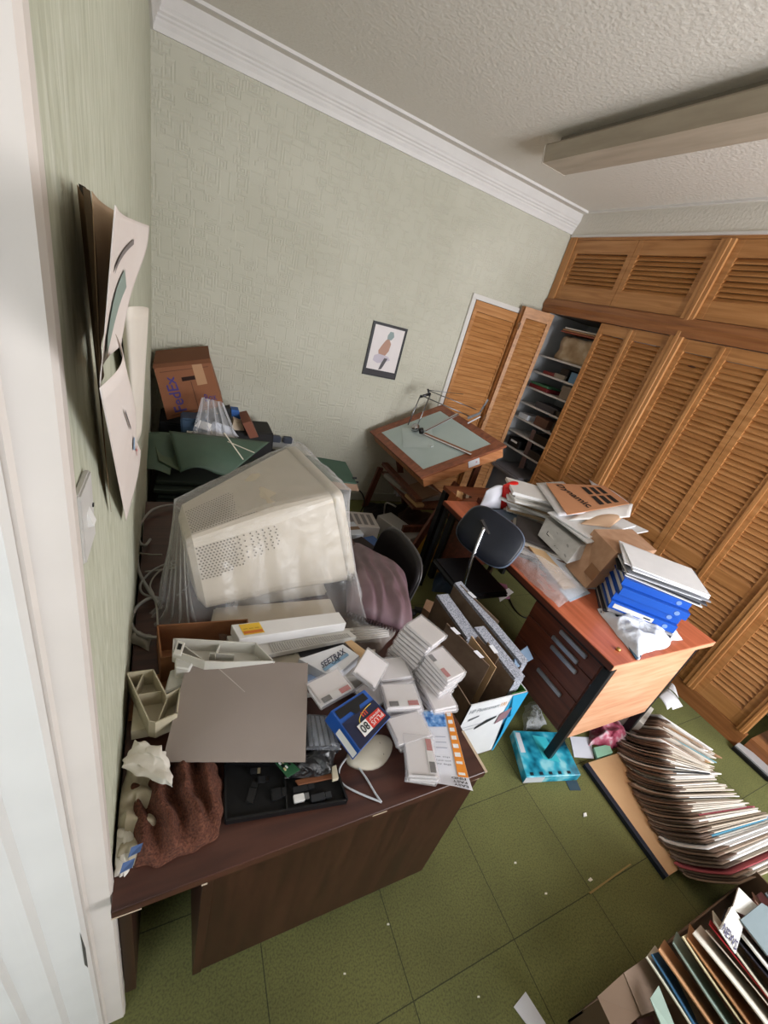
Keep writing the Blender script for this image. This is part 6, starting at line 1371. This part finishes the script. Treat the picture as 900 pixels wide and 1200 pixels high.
for k in range(NM):
    t_ = (k + .5) / NM; jx = random.uniform(-8, 7); jy = random.uniform(-2, 2)
    zt3 = .19 + random.uniform(-.012, .012)
    bl_, tl_, tr_ = path(BLp, t_), path(TLp, t_), path(TRp, t_)
    A = pz(bl_.x + random.uniform(-3, 3), bl_.y + jy, .024); T = pz(tl_.x + random.uniform(-4, 4), tl_.y + jy, zt3); R = pz(tr_.x + jx, tr_.y + jy * .6, zt3)
    w3 = R - T
    if k in (3, 8): w3 *= 1.12
    hx, lb = spec.get(k, (random.choice(pal), None))
    if lb is None:
        zone = 'far' if k < 25 else ('middle' if k < 50 else 'near'); tone = {'A99E90': 'grey-brown', '9A8A7A': 'brown', 'B5AA9A': 'beige', 'B9AFA2': 'beige'}.get(hx, 'white'); lb = '%s magazine in the %s third of the toppled row beside the pale board' % (tone, zone)
    thk = V(0, .0055, .0055)
    def mg(a, b_, A=A, T=T, w3=w3, k=k):
        p = A * (1 - b_) + T * b_ + w3 * a; return p + V(0, 0, -.022 * math.sin(b_ * PI) * (1 - .3 * a)) + V(0, -.0, .0)
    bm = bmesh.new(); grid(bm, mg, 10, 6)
    for f_i, f_ in enumerate(bm.faces): f_.material_index = 1 if f_i < 6 * (1 + k % 2) and k % 7 else 0  # left ends darker brown: their shade painted in, with some spine colour
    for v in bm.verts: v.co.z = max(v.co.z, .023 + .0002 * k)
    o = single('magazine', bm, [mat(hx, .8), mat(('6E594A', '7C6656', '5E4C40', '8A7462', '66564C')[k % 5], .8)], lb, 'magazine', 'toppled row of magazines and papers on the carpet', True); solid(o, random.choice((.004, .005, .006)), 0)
for k, (q, z, lb) in enumerate(((((776, 812), (788, 832), (800, 828), (782, 806)), .16, 'white sheet slipping toward the wardrobe at the far end of the row'), (((782, 806), (795, 818), (792, 808), (786, 800)), .14, 'grey-white sheet farthest back, beside the wardrobe plinth'), (((770, 815), (782, 832), (796, 822), (780, 808)), .18, 'white page standing behind the desk leg'))):
    sheet3('loose_page', zq(q, z), mat('DCDCE0', .7), lb, 'paper', lambda a, b_: V(0, 0, .01 * math.sin(3 * a)), .001, 6, 6)
rect_u((2.64, .72), .3, .2, .16, .001, .13, mat('C9C3BA', .8), 'paper_block', 'pale block of papers behind the desk leg carrying loose sheets', 'papers')
Q = zq(((880, 975), (915, 985), (915, 955), (872, 958)), .12); single('patterned_magazine', slabbm(Q, .11, .002), noisy('pale_blue_print', [(.35, '7FA0CC'), (.5, 'C9D4E6'), (.65, 'E6E4EC')], 40, .4, 0), 'pale blue patterned magazine at the right edge beyond the toppled row', 'magazine')
def redb():
    Q = zq(((893, 1065), (925, 1052), (915, 1028), (888, 1048)), .17); single('pink_folder', slabbm(Q, .16, .002), mat('C98A90', .5), 'pink-red folder with a white mark at the right edge below the row', 'folder')
    Q = zq(((893, 1078), (925, 1072), (925, 1058), (886, 1068)), .18); single('green_book', slabbm(Q, .17, .002), mat('2E7A4A', .5), 'green book by the pink folder at the right edge', 'book')
redb()

# carton of files, bottom right
FZ = .30
t = thing('file_carton', 'open grey-brown carton at the bottom right, crammed with files', 'box', (1.75, -.2, 0))
c0_, c1_, c2v = pz(701, 1165, .2), pz(742, 1130, .24), pz(762, 1118, .24)
cbx = [pz(702, 1166, .22), pz(760, 1124, .22)]
xl, yt_ = cbx[0].x, cbx[1].y
ww = mat('75604E', .85, 0, 'worn_carton')
bm = bmesh.new(); box(bm, (xl, -.62, 0), (xl + .005, yt_, .22)); part('side_panel', bm, ww, t)
bm = bmesh.new(); box(bm, (xl, yt_ - .005, 0), (2.30, yt_, .10)); part('end_panel', bm, ww, t)
bm = bmesh.new(); box(bm, (xl, -.62, 0), (2.30, yt_, .005)); part('bottom_panel', bm, ww, t)
bm = bmesh.new(); box(bm, (2.295, -.62, 0), (2.30, yt_, .22)); part('side_panel', bm, ww, t)
Q = [pz(700, 1168, .225), pz(722, 1215, .225), pz(750, 1190, .21), pz(731, 1140, .225)]; part('flap', slabbm(Q, .004), ww, t)
Q = [pz(731, 1140, .227), pz(752, 1190, .215), pz(790, 1175, .20), pz(757, 1122, .227)]; part('flap', slabbm(Q, .004), mat('7C6858', .85), t)
files = [((757, 1122), 'D5D2C0', .0), ((762, 1120), '3E6E96', .0), ((770, 1115), 'B98A62', .02), ((788, 1110), '8A9C94', .02), ((800, 1100), 'D9CDA8', .05), ((806, 1112), 'B08058', .03), ((812, 1104), 'D4CFC4', .05), ((826, 1112), 'C9BFB0', .02), ((830, 1098), 'B52A30', .03), ((836, 1096), 'D9D2C0', .04), ((846, 1098), '24222E', .04), ((851, 1088), 'D0CCC4', .05), ((860, 1096), '6E4A3E', .03), ((872, 1080), 'B9A08C', .06), ((884, 1084), '8C6A58', .04), ((896, 1070), '59666A', .07), ((910, 1058), 'C9C0B4', .07)]
names = {'3E6E96': 'blue folder', 'B98A62': 'tan folder', '8A9C94': 'grey-green folder', 'B52A30': 'red file', '24222E': 'black file', '6E4A3E': 'brown file', '5A2A30': 'maroon file', 'D9CDA8': 'pale yellow envelope', 'C9B994': 'buff envelope', 'B08058': 'brown envelope', '7A8486': 'grey file', '59666A': 'slate file', '8C6A58': 'reddish-brown file', 'B9A08C': 'light brown file'}
random.seed(3)
prev = 'the carton end'
for k, ((u, v), hx, ex) in enumerate(files):
    zt4 = .26 + ex * .6 + .0035 * k; T0 = pz(u, .35 * v + .65 * (1122 - .62 * (u - 757)), zt4)
    ln = .46; sl = .02 * math.sin(k)
    T1 = T0 + V(.02 + sl + random.uniform(-.03, .03), -ln, random.uniform(-.05, .0)); hgt = .22
    lean = V(-.085 - .02 * random.random() + .16, 0, 0)
    nmx = names.get(hx, 'off-white file'); lb = '%s beside %s in the bottom-right carton' % (nmx, prev); prev = 'the ' + nmx
    if k == 0: lb = 'off-white file at the left end of the bottom-right carton'
    bm = bmesh.new(); 
    dx_ = .17 + random.uniform(-.03, .03); P0 = [T0, T1, T1 + V(dx_, 0, -.15), T0 + V(dx_, random.uniform(-.02, .02), -.13)]
    def ff(a, b_, P0=P0, k=k): return quadp(P0, a, b_) + V(.006 * math.sin(a * 5 + k), 0, 0)
    grid(bm, ff, 8, 3)
    for vv in bm.verts: vv.co.z = max(vv.co.z, .008)
    o = single('file', bm, mat(hx, .8), lb, 'file', 'files in the bottom-right carton'); solid(o, .004, 0)
Q = [pz(762, 1170, .25), pz(785, 1225, .25), pz(800, 1225, .25), pz(772, 1155, .26)]; single('pale_green_file', slabbm(Q, .006), mat('A9C0B4', .7), 'pale mint file curling up at the near left of the carton', 'file')
tq = [pz(*p, .335) for p in ((826, 1120), (838, 1140), (842, 1136), (831, 1116))]
for k, (wd, hx, q) in enumerate((('News', 'D0CCC4', ((838, 1106), (856, 1132), (862, 1126), (845, 1101))),)):
    pass
NQ = [pz(843, 1090, .36), pz(862, 1118, .33), pz(872, 1082, .36), pz(858, 1062, .38)]
t = thing('lettered_magazine', 'white magazine with big dark purple letters sticking up from the carton', 'magazine', NQ[1]); o = part('cover', slabbm(NQ, .004), mat('CFCDC6', .6), t)
bake(text('lettering', 'NEWS', mat('241A4A', .6), [q + V(0, 0, .002) for q in (quadp(NQ, .04, .04), quadp(NQ, .96, .04), quadp(NQ, .96, .34), quadp(NQ, .04, .34))], t, bold=.02), t)
Q = [pz(858, 1066, .36), pz(880, 1075, .36), pz(888, 1062, .36), pz(866, 1040, .38)]; single('white_booklet', slabbm(Q, .006), mat('D0CDC6', .7), 'white booklet standing highest at the back of the carton', 'booklet')
Q = [pz(868, 1078, .37), pz(900, 1120, .35), pz(925, 1080, .37), pz(893, 1058, .38)]; single('slate_folder', slabbm(Q, .006), mat('6E7C80', .6), 'slate grey folder lying slanted over the files at the right edge', 'folder')
Q = zq(((745, 1195), (760, 1225), (775, 1225), (765, 1190)), .12); single('small_book', slabbm(Q, .03), mat('5A3A38', .6), 'little dark book in the near corner of the carton', 'book')

# ================================================= IN THE OPEN WARDROBES
sh = list(shz)
def onshelf(i, y, sx, sy, sz, hx, nm, lb, yaw=0, x=WX + .16):
    Q = rect_at((x, y), yaw, sx, sy, sh[i] + .0008 + sz); return single(nm, slabbm(Q, V(0, 0, -sz), min(.003, sz * .2)), mat(hx, .6), lb, 'shelf item')
bm = bmesh.new(); crumple(bm, rect_at((WX + .18, 2.98), .1, .26, .40, sh[0] + .1), .1, 24, 24, .03, 9, 3, .3)
def bagbox(cx, cy, z, sx, sy, sz, seed):
    b_ = bmesh.new(); bmesh.ops.create_cube(b_, size=1); bmesh.ops.subdivide_edges(b_, edges=b_.edges, cuts=7, use_grid_fill=True)
    for v in b_.verts: 
        q = v.co * 1.0; r_ = 1 + .12 * noise.noise(q * 3 + V(seed, 0, 0)) - .35 * max(0, q.z) * (abs(q.x) ** 3 + abs(q.y) ** 3) * 2
        v.co = V(cx + q.x * sx * r_, cy + q.y * sy * r_, z + (q.z + .5) * sz * (1 + (.1 * noise.noise(q * 4) if q.z > -.4 else 0)))
    return b_
bm.free()
single('wrapped_bundle', bagbox(WX + .2, 2.96, sh[0] + .001, .24, .42, .21, 3), noisy('wrapped_tan', [(.3, '8E7A60'), (.5, 'A8967C'), (.7, 'C4B8A4')], 8, .3, .6), 'tan bundle wrapped in clear film on the highest wardrobe shelf', 'bundle', None, True)
for k in range(3): onshelf(0, 2.95, .26, .46 - .04 * k, .012, ('8A4A38', '9E7656', 'B9B2A8')[k], 'flat_folder', ('rust', 'tan', 'off-white')[k] + ' folder laid over the wrapped bundle on the highest shelf', .05 * k).location.z += .235 + .016 * k
for k, a in enumerate(((1, 3.14, .2, .16, .03, '6E2A2A', 'book', 'dark red book flat on the second shelf'), (1, 3.0, .2, .14, .04, '8C8478', 'paper_bundle', 'beige papers on the second shelf'), (1, 2.98, .16, .1, .10, '17171A', 'black_box', 'black and white box on the second shelf, behind the beige papers'), (1, 2.82, .2, .12, .09, '5E84A4', 'blue_box', 'light blue box at the right end of the second shelf'),
    (2, 3.2, .2, .26, .035, '6E1F24', 'book', 'crimson book leaning at the left of the third shelf'), (2, 2.84, .2, .14, .12, '7A7268', 'cassette_pile', 'grey-brown pile of small boxes right on the third shelf'), (3, 3.0, .2, .3, .06, '3A3C42', 'grey_device', 'grey flat device on the fourth shelf'), (3, 2.8, .2, .16, .05, '2A2420', 'dark_pack', 'dark packet right on the fourth shelf'),
    (4, 3.24, .2, .14, .05, 'C9CDD4', 'white_box', 'white slim box left on the fifth shelf'), (4, 2.98, .2, .18, .09, '5A3F34', 'brown_pack', 'brown mixed packet in the middle of the fifth shelf'), (4, 2.78, .2, .1, .11, '1A1614', 'dark_pack', 'black packet right on the fifth shelf'),
    (5, 2.9, .2, .22, .08, '15120F', 'dark_pack', 'black packet right on the sixth shelf'), (6, 3.22, .2, .18, .09, '121214', 'camera_case', 'shiny black case with a white reflection left on the lowest shelf'), (6, 2.88, .2, .2, .07, '2A2624', 'dark_pack', 'dark packets right on the lowest shelf'))):
    o = onshelf(*a[:7], a[7])
    if a[6] == 'camera_case': 
        bm = bmesh.new(); zc = sh[6]; box(bm, (-.102, -.05, .05), (-.1, .05, .07)); obj('painted_reflection', bm, white, o)  # reflection on the shiny case, painted as a white strip
onshelf(2, 3.2, .2, .24, .02, '3E6A4C', 'book', 'green book on top of the crimson one on the third shelf').location.z += .037
Q = [px(u, v, WX + .06) for u, v in ((607, 548), (613, 549), (628, 505), (624, 503))]; bm = bmesh.new(); slab(bm, Q, V(.006, 0, 0)); single('hanging_strap', bm, mat('5E4A48', .7), 'brown strap hanging down across the wardrobe shelves', 'strap')
t = thing('grey_case', 'grey plastic case standing at the bottom of the open wardrobe', 'case', (3.5, 3.05, 0))
bm = bmesh.new(); box(bm, (WX + .04, 2.75, 0.0), (WX + .4, 3.36, .60)); bev(bm, .01); part('case_body', bm, mat('75787E', .5), t)
bm = bmesh.new(); box(bm, (WX - .05, 2.85, .60), (WX + .38, 3.34, .645)); bev(bm, .012); part('lid', bm, mat('7E7C82', .5), t)
# near open cupboard on the right
t = thing('black_case', 'black equipment case inside the open cupboard at the right edge', 'case', (WX + .3, .1, .1))
bm = bmesh.new(); box(bm, (WX + .08, -.2, .101), (WX + .5, .26, .42)); bev(bm, .01); part('case_body', bm, blackm, t)
bm = bmesh.new(); box(bm, (WX + .072, 0.05, .2), (WX + .08, .2, .3)); part('label', bm, mat('8A8C90', .5), t)
bm = bmesh.new(); Q = [pz(862, 873, .035), pz(866, 870, .035), pz(915, 905, .035), pz(905, 912, .035)]; t = thing('metal_strip', 'long pale metal strip lying on the carpet along the wardrobe plinth', 'metal strip', Q[0]); slab(bm, Q, .028); part('strip', bm, mat('BFC0C2', .35, .3), t)
bm = bmesh.new(); Q2 = [q + V(-.018, 0, -.01) for q in Q]; slab(bm, [Q2[0], Q[0] + V(0, 0, -.01), Q[3] + V(0, 0, -.01), Q2[3]], .02); part('dark_edge', bm, black, t)
